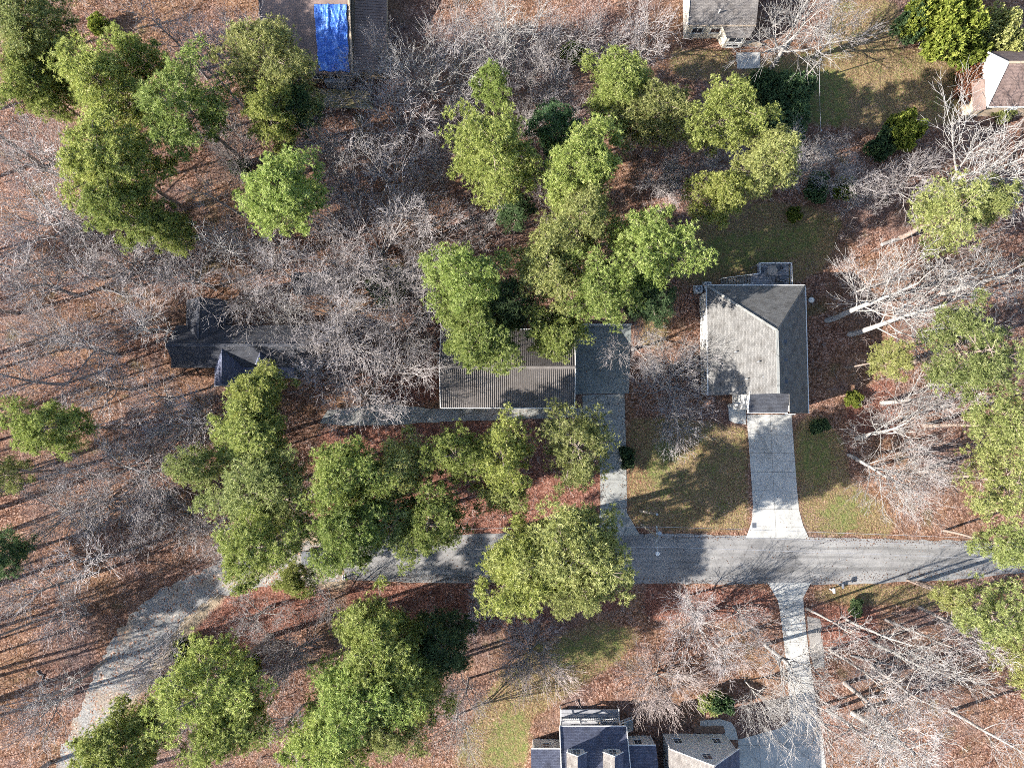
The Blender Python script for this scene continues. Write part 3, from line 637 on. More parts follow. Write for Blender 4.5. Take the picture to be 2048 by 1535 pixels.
# west lean-to
lx0 = G(348,715,2).x; ly0 = G(380,733,2).y; ly1 = G(380,702,2).y
MB().box(lx0,ax0+0.42,ly0,ly1,-0.2,2.2).build('lean_to_wall', MT['dark_wall'], dh)
MB().slab([(lx0-0.2,ly0-0.2,2.25),(ax0+0.35,ly0-0.2,2.75),(ax0+0.35,ly1+0.2,2.75),(lx0-0.2,ly1+0.2,2.25)],0.1).build('lean_to_roof', MT['shingle_dark'], dh)
# small dark shed north-east of it
c = G(625,566,2.2)
sh = thing('garden_shed', 'small dark gabled shed under bare branches north of the slate-roofed house', 'shed', (c.x,c.y,0))
MB().box(c.x-2.0,c.x+2.0,c.y-1.1,c.y+1.1,-0.1,2.1).build('wall', MT['dark_wall'], sh)
for s_ in (-1,1): MB().slab([(c.x-2.3,c.y+s_*1.4,2.05),(c.x+2.3,c.y+s_*1.4,2.05),(c.x+2.3,c.y,3.0),(c.x-2.3,c.y,3.0)],0.1+0.003*s_).build('roof', MT['shingle_dark'], sh)
for s_ in (-1,1): MB().face([(c.x+s_*2.0,c.y-1.1,2.1),(c.x+s_*2.0,c.y+1.1,2.1),(c.x+s_*2.0,c.y,2.85)]).build('gable_wall', MT['dark_wall'], sh)
MB().box(c.x-0.45,c.x+0.45,c.y-1.13,c.y-1.1,0,1.9).build('door', MT['tan'], sh)

# --- brown-roofed building with the blue tarp, top edge
ze, zr = 3.2, 6.2
tx0 = G(531,100,ze).x; tx1 = G(705,100,ze).x; ty0 = G(620,147,ze).y; ty1 = ty0+18; tm = ty0+9.6
tb = thing('tarp_roof_house', 'brown-roofed house at the top edge carrying a blue tarp', 'house', ((tx0+tx1)/2, tm, 0))
MB().box(tx0+0.4,tx1-0.4,ty0+0.45,ty1-0.4,-0.2,ze-0.1).build('wall', MT['tan'], tb)
for sx in (tx0+0.4,tx1-0.4): MB().face([(sx,ty0+0.45,ze-0.1),(sx,ty1-0.4,ze-0.1),(sx,tm,zr-0.25)]).build('gable_wall', MT['tan'], tb)
MB().slab([(tx0,ty0,ze),(tx1,ty0,ze),(tx1,tm,zr),(tx0,tm,zr)],0.16).build('roof', MT['rust_roof'], tb)
MB().slab([(tx0,ty1,ze),(tx1,ty1,ze),(tx1,tm,zr),(tx0,tm,zr)],0.165).build('roof', MT['rust_roof'], tb)
MB().bar((tx1+0.04,ty0,ze+0.02),(tx1+0.04,tm,zr+0.02),0.22,0.24).build('rake_trim', MT['tan'], tb)
MB().bar((tx0-0.03,ty0,ze),(tx0-0.03,tm,zr),0.1,0.2).build('rake_trim', MT['trim_dark'], tb)
MB().bar((tx0,ty0-0.07,ze-0.1),(tx1,ty0-0.07,ze-0.1),0.12,0.14).build('gutter', MT['trim_dark'], tb)
for xx in (tx0+2.5,tx0+6): window(tb,(xx,ty0+0.45,1.7),(1,0,0),(0,0,1),1.1,1.2)
# lower east wing with ribbed brown roof
ex1 = G(772,100,2.6).x
MB().box(tx1-0.35,ex1-0.3,ty0+0.9,ty1-2,-0.2,2.4).build('wall', MT['tan'], tb)
wr = MB().slab([(tx1+0.16,ty0+0.4,2.95),(ex1,ty0+0.4,2.5),(ex1,ty1-1.6,2.5),(tx1+0.16,ty1-1.6,2.95)],0.08).build('wing_roof', MT['rust_roof'], tb)
for i in range(40):
    y = ty0+0.55+i*0.36
    if y < ty1-1.8: MB().bar((tx1+0.17,y,2.98),(ex1,y,2.53),0.05,0.05).build('rib', MT['rust_roof'], wr)
# step box and weathered walkway boards south of the eave
c = G(669,149,2.2); MB().box(c.x-1.3,c.x+1.3,ty0-0.55,ty0-0.08,-0.1,2.1).build('bulkhead', MT['deck_grey'], tb)
wk = thing('wooden_walkway', 'weathered yellowish plank walkway below the tarp-roofed house', 'walkway', G(660,165))
a = G(578,160); b = G(742,168)
for i in range(9):
    y = ty0-0.75-0.27*i
    MB().bar((a.x+R.uniform(-0.5,0.5),y+0.25,0.5),(b.x+R.uniform(-0.5,0.5),y-0.25,0.5),0.24,0.05).build('plank', MT['yellow_wood'], wk)
for i in range(6):
    x = a.x+(b.x-a.x)*i/5; MB().box(x-0.06,x+0.06,ty0-2.9,ty0-0.5,-0.1,0.46).build('joist', MT['wood'], wk)
# tarp: a wrinkled sheet lying on the south slope
def tarp():
    nx, ny = 44, 90; u0 = G(632,80,4.5).x; u1 = G(697,80,4.5).x
    rng = np.random.default_rng(3)
    U, V = np.meshgrid(np.linspace(0,1,nx), np.linspace(0,1,ny))
    v0, v1 = 0.01, (G(660,13,5.3).y-ty0)/(tm-ty0)
    X = u0+(u1-u0)*U + 0.05*np.sin(V*19+1)*(np.abs(U-0.5)>0.48) - 0.12*(1-V)*(U-0.5)*2
    Y = ty0 + (tm-ty0)*(v0+(v1-v0)*V) + 0.07*np.sin(U*11)*(V<0.02)
    Z = ze + (zr-ze)*(Y-ty0)/(tm-ty0) + 0.06
    for k in range(26):
        a = rng.uniform(0,math.pi); f = rng.uniform(5,26); ph = rng.uniform(0,6.3)
        Z = Z + np.abs(np.sin((U*2.4*math.cos(a)+V*5*math.sin(a))*f+ph))**3*rng.uniform(0.006,0.03)
    for k in range(7):
        a = rng.uniform(-0.5,0.5)+(math.pi/2 if k % 3 == 0 else 0); ph = rng.uniform(0,1); Z = Z+0.10*np.exp(-((U*math.cos(a)+V*2*math.sin(a)-ph-0.3*(k-3)*0.5)/0.03)**2)
    v = np.stack([X,Y,Z],-1).reshape(-1,3); idx = np.arange(nx*ny).reshape(ny,nx)
    f = np.stack([idx[:-1,:-1],idx[:-1,1:],idx[1:,1:],idx[1:,:-1]],-1).reshape(-1,4)
    o = bpy.data.objects.new('tarp', np_mesh('tarp', v, f, MT['tarp'])); col.objects.link(o)
    for p in o.data.polygons: p.use_smooth = True
    s = o.modifiers.new('thickness','SOLIDIFY'); s.thickness = 0.012
    tag(o,'crumpled bright blue tarp spread over the brown roof','tarp')
tarp()

# --- cream house at the top edge
ze, zr = 3.6, 6.6
ux0 = G(1376,30,ze).x; ux1 = G(1512,30,ze).x; uy0 = G(1415,50,ze).y; uy1 = uy0+15; um = uy0+7.5
uh = thing('cream_house', 'cream-walled house with taupe roof and bay window at the top edge', 'house', ((ux0+ux1)/2, um, 0))
MB().box(ux0+0.3,ux1-0.3,uy0+0.35,uy1-0.3,-0.2,ze-0.1).build('wall', MT['cream'], uh)
for sx in (ux0+0.3,ux1-0.3): MB().face([(sx,uy0+0.35,ze-0.1),(sx,uy1-0.3,ze-0.1),(sx,um,zr-0.2)]).build('gable_wall', MT['cream'], uh)
MB().slab([(ux0,uy0,ze),(ux1,uy0,ze),(ux1,um,zr),(ux0,um,zr)],0.15).build('roof', MT['shingle_taupe'], uh)
MB().slab([(ux0,uy1,ze),(ux1,uy1,ze),(ux1,um,zr),(ux0,um,zr)],0.155).build('roof', MT['shingle_taupe'], uh)
MB().bar((ux0,uy0-0.05,ze-0.08),(ux1,uy0-0.05,ze-0.08),0.1,0.14).build('gutter', MT['tan'], uh)
MB().bar((ux0-0.04,uy0,ze),(ux0-0.04,um,zr),0.08,0.18).build('rake_trim', MT['cream'], uh)
window(uh,(G(1394,68,1.6).x,uy0+0.35,1.8),(1,0,0),(0,0,1),1.5,1.3,2,1)
window(uh,(G(1430,68,1.6).x,uy0+0.35,1.8),(1,0,0),(0,0,1),1.4,1.2,2,1)
bxc = G(1472,66,2).x
MB().prism([(bxc-1.9,uy0+0.4),(bxc-1.2,uy0-0.9),(bxc+1.2,uy0-0.9),(bxc+1.9,uy0+0.4)],-0.2,2.7).build('bay', MT['cream'], uh)
MB().slab([(bxc-2.1,uy0+0.05,3.3),(bxc-1.35,uy0-1.15,2.75),(bxc+1.35,uy0-1.15,2.75),(bxc+2.1,uy0+0.05,3.3)],0.1).build('bay_roof', MT['shingle_taupe'], uh)
window(uh,(bxc,uy0-0.9,1.8),(1,0,0),(0,0,1),1.9,1.3,2,1)
window(uh,(bxc,uy0-0.9,0.5),(1,0,0),(0,0,1),1.7,0.7,2,1)
for x, y in ((G(1441,40,4.8).x, uy0+1.2), (G(1442,12,5.3).x, uy0+3.2)):
    zz = ze+(zr-ze)*(y-uy0)/(um-uy0); MB().disc((x,y),0.07,zz-0.1,zz+0.7,8).build('vent_pipe', MT['white'], uh)
for x, y, r_ in ((G(1467,30,4.5).x, uy0+2.0, 1.0),(G(1496,25,4.5).x, uy0+2.4, 0.8)):
    pass
a = G(1441,92); b = G(1522,92)
pl = thing('planter_wall', 'low curved tan timber planter edge south of the cream house', 'planter', (a.x,a.y,0))
for i in range(8):
    x = a.x+(b.x-a.x)*i/8; x2 = a.x+(b.x-a.x)*(i+1)/8-0.04
    MB().bar((x,a.y+0.25*math.sin(i*0.4),0.2),(x2,a.y+0.25*math.sin((i+1)*0.4),0.2),0.35,0.4).build('timber', MT['tan'], pl)

# --- brown-roofed house with white gable, right edge
ze, zr = 3.4, 7.2
rx0 = G(1992,160,5).x; ry0 = G(2000,213,ze).y; rm = G(2010,125,zr).y; ry1 = 2*rm-ry0; rx1 = rx0+16
rh = thing('brown_roof_house', 'brown-roofed house with bright white gable wall at the right edge', 'house', (rx0+6, rm, 0))
MB().box(rx0+0.3,rx1,ry0+0.35,ry1-0.35,-0.2,ze-0.1).build('wall', MT['tan'], rh)
MB().prism([(rx0+0.27,ry0+0.35),(rx0+0.3,ry0+0.35),(rx0+0.3,ry1-0.35),(rx0+0.27,ry1-0.35)],-0.1,ze-0.1).build('siding', MT['white'], rh)
MB().face([(rx0+0.27,ry0+0.35,ze-0.1),(rx0+0.27,ry1-0.35,ze-0.1),(rx0+0.27,rm,zr-0.2)]).build('gable_wall', MT['white'], rh)
MB().slab([(rx0,ry0,ze),(rx1,ry0,ze),(rx1,rm,zr),(rx0,rm,zr)],0.15).build('roof', MT['shingle_brown'], rh)
MB().slab([(rx0,ry1,ze),(rx1,ry1,ze),(rx1,rm,zr),(rx0,rm,zr)],0.155).build('roof', MT['shingle_brown'], rh)
MB().bar((rx0,rm,zr+0.03),(rx1,rm,zr+0.03),0.3,0.06).build('ridge_cap', MT['tan'], rh)
for yy in (ry0,ry1): MB().bar((rx0-0.04,yy,ze),(rx0-0.04,rm,zr),0.08,0.2).build('rake_trim', MT['white'], rh)
MB().bar((rx0,ry0-0.05,ze-0.08),(rx1,ry0-0.05,ze-0.08),0.1,0.12).build('gutter', MT['white'], rh)
lw0 = G(1946,200,2.3).x; lwy1 = G(1965,160,2.4).y; lwy0 = G(1960,222,2.3).y
MB().box(lw0+0.15,rx0+0.25,lwy0+0.2,lwy1-0.15,-0.2,2.15).build('porch_wall', MT['tan'], rh)
MB().slab([(lw0,lwy0,2.25),(rx0+0.24,lwy0,2.75),(rx0+0.24,lwy1,2.75),(lw0,lwy1,2.25)],0.1).build('porch_roof', MT['rust_roof'], rh)
window(rh,(rx0+4,ry0+0.35,1.7),(1,0,0),(0,0,1),1.2,1.2)

# --- house with dormers and porch, bottom edge
ze, zr = 3.0, 8.2
qx0 = G(1120,1452,ze).x; qx1 = G(1252,1452,ze).x; qy1 = G(1190,1452,ze).y; qy0 = qy1-12; qm = qy1-7.0
qh = thing('dormer_house', 'blue-grey shingled house with two dormers and white front porch rail, bottom edge', 'house', ((qx0+qx1)/2, qm, 0))
MB().box(qx0+0.3,qx1-0.3,qy0,qy1-2.0,-0.2,ze-0.1).build('wall', MT['grey_siding'], qh)
MB().slab([(qx0,qy1,ze),(qx1,qy1,ze),(qx1,qm,zr),(qx0,qm,zr)],0.16).build('roof', MT['shingle_blue'], qh)
MB().slab([(qx0,qy0-1,ze),(qx1,qy0-1,ze),(qx1,qm,zr),(qx0,qm,zr)],0.165).build('roof', MT['shingle_blue'], qh)
for sx in (qx0+0.3,qx1-0.3): MB().face([(sx,qy1-0.8,ze),(sx,qy0,ze),(sx,qm,zr-0.3)]).build('gable_wall', MT['grey_siding'], qh)
MB().bar((qx0-0.05,qy1+0.05,ze-0.08),(qx1+0.05,qy1+0.05,ze-0.08),0.12,0.16).build('gutter', MT['white'], qh)
for xx in (qx0-0.05,qx1+0.05): MB().bar((xx,qy1,ze+0.01),(xx,qm,zr+0.01),0.1,0.18).build('rake_trim', MT['white'], qh)
sl = (zr-ze)/(qy1-qm)
# porch floor, posts, balustrade
pf0 = G(1121,1430,0.6).x; pf1 = G(1236,1430,0.6).x; pyf = G(1180,1419,0.6).y
nb = 7
for i in range(nb):
    y0_ = qy1-2.0+(pyf-qy1+2.0)*i/nb; y1_ = qy1-2.0+(pyf-qy1+2.0)*(i+1)/nb
    MB().box(pf0,pf1,y0_+0.015,y1_-0.015,0.48,0.55).build('porch_board', MT['deck_grey'], qh)
MB().box(pf0+0.05,pf1-0.05,qy1-2.0,pyf-0.1,-0.2,0.46).build('porch_skirt', MT['white'], qh)
rl = MB()
yr = pyf-1.0
for zz in (0.75,1.45): MB().bar((pf0,yr,zz),(pf1,yr,zz),0.09,0.07).build('rail', MT['white'], qh)
nbal = 30
for i in range(nbal):
    x = pf0+0.15+(pf1-pf0-0.3)*i/(nbal-1); MB().box(x-0.025,x+0.025,yr-0.025,yr+0.025,0.55,1.42).build('baluster', MT['white'], qh)
for x in (pf0,pf0+(pf1-pf0)/3,pf0+2*(pf1-pf0)/3,pf1): MB().box(x-0.08,x+0.08,yr-0.08,yr+0.08,0.5,2.9).build('porch_post', MT['white'], qh)
for xx, sgn in ((pf0,-1),(pf1,1)):
    MB().bar((xx,yr,1.45),(xx,pyf+0.3,1.25),0.09,0.08).build('rail', MT['white'], qh); MB().box(xx-0.06,xx+0.06,pyf+0.24,pyf+0.36,-0.1,1.3).build('porch_post', MT['white'], qh)
# slanting stair rails at the right end of the porch
for (a_, b_) in (((1242,1446),(1266,1437)), ((1246,1468),(1262,1460))):
    A = G(*a_,1.4); B = G(*b_,0.9); MB().bar(A,B,0.09,0.07).build('stair_rail', MT['white'], qh)
    A2 = A-Vector((0,0,0.6)); B2 = B-Vector((0,0,0.6)); MB().bar(A2,B2,0.09,0.07).build('stair_rail', MT['white'], qh)
    for i in range(8): q = A.lerp(B,i/7); MB().box(q.x-0.025,q.x+0.025,q.y-0.025,q.y+0.025,q.z-0.85,q.z).build('baluster', MT['white'], qh)
    for q in (A,B): MB().box(q.x-0.06,q.x+0.06,q.y-0.06,q.y+0.06,-0.1,q.z+0.08).build('porch_post', MT['white'], qh)
for i in range(3):
    q = G(1252+i*6,1452,0.4); MB().box(q.x-0.2,q.x+0.2,q.y-0.6,q.y+0.6,-0.1,0.45-0.15*i).build('porch_step', MT['concrete'], qh)
# dormers
for pxc, hw in ((1152,1.15),(1224,1.15)):
    zt0 = ze+sl*2.1; xc = G(pxc,1490,4.8).x; yfr = qy1-1.9; hh = 1.5
    zb = ze+sl*(qy1-yfr)-0.1; yb = qy1-(zb+hh+1.0-ze)/sl
    MB().box(xc-hw+0.2,xc+hw-0.2,qy1-(zb+hh-ze)/sl,yfr,zb-0.3,zb+hh).build('dormer_wall', MT['grey_siding'], qh)
    MB().face([(xc-hw+0.2,yfr,zb+hh),(xc+hw-0.2,yfr,zb+hh),(xc,yfr,zb+hh+0.85)]).build('dormer_gable', MT['grey_siding'], qh)
    for s_ in (-1,1):
        MB().slab([(xc+s_*hw,yfr+0.25,zb+hh-0.05),(xc+s_*hw,qy1-(zb+hh-0.05-ze)/sl,zb+hh-0.05),(xc,yb,zb+hh+0.95),(xc,yfr+0.25,zb+hh+0.95)],0.1+0.003*s_).build('dormer_roof', MT['shingle_blue'] if s_>0 else MT['shingle_taupe'], qh)  # sunward west slope in warmer, paler shingle: sunlight put into the colour
        MB().bar((xc+s_*hw,yfr+0.28,zb+hh-0.07),(xc,yfr+0.28,zb+hh+0.92),0.06,0.14).build('dormer_trim', MT['white'], qh)
    window(qh,(xc,yfr,zb+hh*0.55),(-1,0,0),(0,0,1),1.05,1.25,2,3)
# left wing, right wing
for (pa, pb, pye, zt, nm) in ((1062,1121,1497,3.3,'left'),(1252,1312,1490,3.3,'right')):
    a0 = G(pa,pye,zt).x; a1 = G(pb,pye,zt).x; ye = G(pa,pye,zt).y
    if nm == 'left': a1 = qx0+0.25
    else: a0 = qx1-0.25
    MB().box(a0+0.3,a1-0.1,ye-9,ye-0.3,-0.2,zt-0.1).build('wing_wall', MT['grey_siding'], qh)
    MB().slab([(a0,ye,zt),(a1,ye,zt),(a1,ye-6,zt+3.6),(a0,ye-6,zt+3.6)],0.15).build('wing_roof', MT['shingle_blue'], qh)
    MB().slab([(a0,ye-12,zt),(a1,ye-12,zt),(a1,ye-6,zt+3.6),(a0,ye-6,zt+3.6)],0.15).build('wing_roof', MT['shingle_blue'], qh)
    MB().bar((a0,ye+0.05,zt-0.06),(a1,ye+0.05,zt-0.06),0.1,0.14).build('gutter', MT['white'], qh)
    window(qh,((a0+a1)/2,ye-0.3,1.75),(-1,0,0),(0,0,1),1.05,1.35,2,2)
    if nm == 'right': MB().box(a1-0.12,a1+0.04,ye-0.4,ye-0.24,-0.1,zt-0.1).build('corner_board', MT['white'], qh)

# --- detached garage with gable and three windows
ze, zr = 4.7, 8.6
kx0 = G(1338,1502,ze).x; kx1 = G(1480,1500,ze).x; ky1 = G(1400,1466,0).y; km = (kx0+kx1)/2; ky0 = ky1-10
gh = thing('detached_garage', 'grey two-storey gabled garage with three white windows, bottom edge', 'garage', (km, (ky0+ky1)/2, 0))
MB().box(kx0+0.35,kx1-0.35,ky0,ky1,-0.2,ze-0.1).build('wall', MT['grey_siding'], gh)
MB().face([(kx0+0.35,ky1,ze-0.1),(kx1-0.35,ky1,ze-0.1),(km,ky1,zr-0.25)]).build('gable_wall', MT['grey_siding'], gh)
for s_, xx in ((0,kx0),(1,kx1)):
    MB().slab([(xx,ky1+0.3,ze-0.2),(xx,ky0,ze-0.2),(km,ky0,zr),(km,ky1+0.3,zr)],0.14+0.004*s_).build('roof', MT['shingle_taupe'] if s_==0 else MT['shingle_blue'], gh)  # west slope taupe, east slope blue: sun and shade put into the shingle colour
    MB().bar((xx,ky1+0.33,ze-0.22),(km,ky1+0.33,zr-0.02),0.07,0.22).build('rake_trim', MT['white'], gh)
for (wx,wz) in ((-2.4,2.0),(2.2,2.0),(0.0,5.9)): window(gh,(km+wx,ky1,wz),(-1,0,0),(0,0,1),1.15,1.5,2,3)
for xx in (kx0+0.33,kx1-0.33): MB().box(xx-0.06,xx+0.06,ky1-0.08,ky1+0.04,-0.1,ze-0.12).build('corner_board', MT['white'], gh)
bed = sheet('garden_bed', P(1388,1452, 1448,1450, 1450,1462, 1388,1464), 0.06, MT['soil'], 0.08)

# ------------------------------------------------------------------ utility poles, wires, mailbox, car
def utility_pole():
    b = G(1283,1048); hgt = 9.5
    t = thing('utility_pole', 'wooden utility pole with crossarms and street lamp by narrow driveway', 'utility pole', (b.x,b.y,0))
    top = Vector((b.x+0.1,b.y-0.05,hgt))
    MB().tube([(b.x,b.y,-0.3),top],[0.17,0.12],10).build('pole', MT['pole_wood'], t)
    MB().bar((top.x-0.15,top.y+1.2,hgt-0.5),(top.x-0.15,top.y-1.2,hgt-0.5),0.11,0.12).build('crossarm', MT['pole_wood'], t)
    MB().bar((top.x+0.17,top.y+0.9,hgt-1.5),(top.x+0.17,top.y-0.9,hgt-1.5),0.09,0.11).build('crossarm', MT['pole_wood'], t)
    for dy in (-1.1,-0.4,0.4,1.1): MB().disc((top.x-0.15,top.y+dy),0.06,hgt-0.44,hgt-0.2,8).build('insulator', MT['white'], t)
    MB().disc((top.x+0.42,top.y+0.2),0.24,hgt-2.4,hgt-1.5,12).build('transformer', MT['steel'], t)
    MB().tube([(top.x,top.y,hgt-2.2),(top.x+0.1,top.y-1.0,hgt-1.5),(top.x+0.15,top.y-1.9,hgt-1.45)],0.045,6).build('lamp_arm', MT['steel'], t)
    MB().disc((top.x+0.15,top.y-2.05),0.12,hgt-1.62,hgt-1.4,12,0.24).build('lamp_head', MT['white'], t)
    # stub pole
    s = G(1280,1021); t2 = thing('stub_pole', 'short leaning stub pole on the lawn behind utility pole', 'pole', (s.x,s.y,0))
    MB().tube([(s.x,s.y,-0.3),(s.x+0.6,s.y+0.5,7.2)],[0.16,0.12],9).build('pole', MT['pole_wood'], t2)
    MB().disc((s.x+0.6,s.y+0.5),0.14,7.18,7.26,9).build('cap', MT['steel'], t2)
    return top
top = utility_pole()
def wire(a, b, sag, lab, rad=0.02):
    a = Vector(a); b = Vector(b)
    pts = [a.lerp(b,i/24)-Vector((0,0,sag*4*(i/24)*(1-i/24))) for i in range(25)]
    o = MB().tube(pts,rad,4).build('overhead_wire', MT['wire']); tag(o,lab,'wire','overhead wires along the road')
# far pole east and west, outside the frame
EA = G(2330,1090); WA = G(455,1092)
def far_pole(p, lab):
    t = thing('utility_pole', lab, 'utility pole', (p.x,p.y,0))
    MB().tube([(p.x,p.y,-0.3),(p.x,p.y,9.5)],[0.17,0.12],8).build('pole', MT['pole_wood'], t)
    MB().bar((p.x,p.y+1.2,9.0),(p.x,p.y-1.2,9.0),0.11,0.12).build('crossarm', MT['pole_wood'], t)
far_pole(EA,'plain utility pole beyond the right edge along the road')
WP = G(590,1060); far_pole(WP,'utility pole hidden among pines where pavement meets lane')
for dy, lab in ((1.1,'northernmost overhead wire running along the road to the right'),(0.2,'middle overhead wire running along the road to the right'),(-1.1,'southernmost overhead wire running along the road to the right')):
    wire((top.x,top.y+dy,9.2),(EA.x,EA.y+dy,9.2),0.9,lab)
for dy, lab in ((1.1,'northern overhead wire between the lamp pole and hidden west pole'),(-1.1,'southern overhead wire between the lamp pole and hidden west pole')):
    wire((top.x,top.y+dy,9.2),(WP.x,WP.y+dy,9.2),0.7,lab)
SW = G(190,1400)
for d, lab in ((0.0,'left of two thin wires crossing above the dirt lane'),(1.0,'right of two thin wires crossing above the dirt lane')):
    wire((WP.x+d,WP.y,9.0),(SW.x+d,SW.y,8.8),0.8,lab,0.011)
wire(G(1640,120,6.0),G(1642,262,6.0),0.2,'thin vertical service wire above the shaded back lawn',0.022)
wire(G(1922,186,5.0),G(1958,262,7.0),0.2,'short service wire at the corner of the brown-roofed house',0.022)
for nm, (px,py) in (('thin post at the north end of back lawn service wire',(1640,120)),):
    p = G(px,py,6.0); t = thing('service_post', nm, 'post', (p.x,p.y,0)); MB().tube([(p.x,p.y,-0.2),(p.x,p.y,6.1)],0.07,6).build('shaft', MT['pole_wood'], t); MB().disc(p,0.1,6.1,6.16,8).build('cap', MT['steel'], t)
p = G(1642,262,6.0); t = thing('service_post','thin post at the south end of back lawn service wire','post',(p.x,p.y,0)); MB().tube([(p.x,p.y,-0.2),(p.x,p.y,6.1)],0.07,6).build('shaft', MT['pole_wood'], t); MB().disc(p,0.1,6.1,6.16,8).build('cap', MT['steel'], t)
def mailbox(px, py, lab, body, post):
    c = G(px,py); t = thing('mailbox', lab, 'mailbox', (c.x,c.y,0))
    MB().box(c.x-0.06,c.x+0.06,c.y-0.06,c.y+0.06,-0.2,1.05).build('post', MT[post], t)
    MB().bar((c.x,c.y-0.25,0.95),(c.x,c.y+0.3,0.95),0.1,0.1).build('arm', MT[post], t)
    m_ = MB(); pr = [(0.13*math.cos(a), 1.12+0.13*math.sin(a)) for a in [math.pi*i/8 for i in range(9)]] + [(-0.13,1.0),(0.13,1.0)]
    k = len(pr); m_.v = [Vector((c.x+x,c.y-0.25,z)) for x,z in pr]+[Vector((c.x+x,c.y+0.32,z)) for x,z in pr]
    m_.f = [[i,(i+1)%k,k+(i+1)%k,k+i] for i in range(k)]+[list(range(k))[::-1],list(range(k,2*k))]
    m_.build('box', MT[body], t); MB().box(c.x+0.135,c.x+0.15,c.y+0.05,c.y+0.2,1.1,1.2).build('flag', MT['brick'], t)
mailbox(1660,1177,'white mailbox on a white post beside the south driveway','white','white')
mailbox(1678,1168,'dark mailbox at the road edge right of the white mailbox','dark_metal','dark_metal')
for i, (px,lab) in enumerate(((686,'left of two little white marker posts at the pavement end'),(689,'right of two little white marker posts at the pavement end'))):
    c = G(px,1154); t = thing('marker_post', lab, 'post', (c.x,c.y,0)); MB().box(c.x-0.05,c.x+0.05,c.y-0.3,c.y+0.3,-0.1,0.14).build('base', MT['white'], t); MB().tube([(c.x,c.y,0.1),(c.x,c.y,0.8)],0.05,6).build('stake', MT['white'], t)
def car(px, py, rot):
    c = G(px,py,0.5); t = thing('parked_car','dark car parked under pines where the pavement ends','car',(0,0,0))
    prof = [(-2.2,0.35),(-2.25,0.75),(-1.35,0.95),(-0.7,1.42),(0.9,1.45),(1.75,1.0),(2.2,0.9),(2.25,0.4)]
    def ex(pr,hw): 
        m_ = MB(); k = len(pr); m_.v = [Vector((x,-hw,z)) for x,z in pr]+[Vector((x,hw,z)) for x,z in pr]
        m_.f = [[i,(i+1)%k,k+(i+1)%k,k+i] for i in range(k)]+[list(range(k))[::-1],list(range(k,2*k))]; return m_
    o = ex(prof,0.86).build('body', MT['car'], t); bv = o.modifiers.new('bevel','BEVEL'); bv.width = 0.09; bv.segments = 3; bv.limit_method = 'ANGLE'
    MB().hexa([(-1.28,-0.72,1.03),(-0.78,-0.66,1.43),(-0.74,-0.66,1.45),(-1.24,-0.72,1.05),(-1.28,0.72,1.03),(-0.78,0.66,1.43),(-0.74,0.66,1.45),(-1.24,0.72,1.05)]).build('windscreen', MT['glass'], t)
    MB().hexa([(1.0,-0.66,1.45),(1.66,-0.72,1.07),(1.68,-0.72,1.10),(1.02,-0.66,1.48),(1.0,0.66,1.45),(1.66,0.72,1.07),(1.68,0.72,1.10),(1.02,0.66,1.48)]).build('rear_window', MT['glass'], t)
    for s_ in (-1,1): MB().box(-0.7,0.95,s_*0.862-0.01,s_*0.862+0.01,1.0,1.34).build('side_window', MT['glass'], t)
    for wx in (-1.4,1.4):
        for s_ in (-1,1):
            w_ = MB().tube([(wx,s_*0.66,0.33),(wx,s_*0.88,0.33)],0.33,16).build('tyre', MT['rubber'], t)
            MB().tube([(wx,s_*0.87,0.33),(wx,s_*0.895,0.33)],0.2,12).build('rim', MT['steel'], w_)
    for s_ in (-1,1): MB().box(-2.27,-2.2,s_*0.6-0.15,s_*0.6+0.15,0.62,0.74).build('headlight', MT['white'], t)
    t.location = (c.x,c.y,0.012); t.rotation_euler = (0,0,rot)
car(640,1114,0.05)

# ------------------------------------------------------------------ trees
def frame_(d):
    u = d.cross(Vector((0.2,0.3,0.93)) if abs(d.z) < 0.9 else Vector((1,0.2,0))).normalized(); return u, d.cross(u)
def grow(rng, p, d, L, r, lev, S, out, path=None):
    n = S['nseg'][lev]; pts = [p.copy()]; rads = [r]; d = d.normalized()
    r_end = r*S['taper'][lev]
    for i in range(n):
        wv = S['wob'][lev]
        d = (d + Vector((rng.gauss(0,wv),rng.gauss(0,wv),rng.gauss(0,wv)+S['trop'][lev]))).normalized()
        q = pts[-1] + d*(L/n); r1 = r+(r_end-r)*(i+1)/n
        out.append((tuple(pts[-1]),tuple(q),rads[-1],r1,lev)); pts.append(q); rads.append(r1)
    if lev+1 < len(S['nseg']):
        k = S['child'][lev]; k = max(1,int(round(k*rng.uniform(0.8,1.2)))); az = rng.uniform(0,6.28)
        for j in range(k):
            t = S['t0'][lev]+(1-S['t0'][lev])*(j+rng.random())/k
            if j == k-1: t = 1.0
            f = t*n; i = min(n-1,int(f)); q = pts[i].lerp(pts[i+1],f-i)
            dd = (pts[i+1]-pts[i]).normalized(); u, v = frame_(dd); az += 2.4+rng.uniform(-0.5,0.5)
            an = math.radians(S['ang'][lev]*rng.uniform(0.65,1.3))*(0.55 if j == k-1 else 1)
            cd = dd*math.cos(an)+(u*math.cos(az)+v*math.sin(az))*math.sin(an)
            if cd.z < -0.25: cd.z *= 0.3
            grow(rng,q,cd,L*S['ratio'][lev]*rng.uniform(0.7,1.2)*(1.2-0.45*t),max(S['rmin'],rads[i]*S['rr'][lev]),lev+1,S,out)
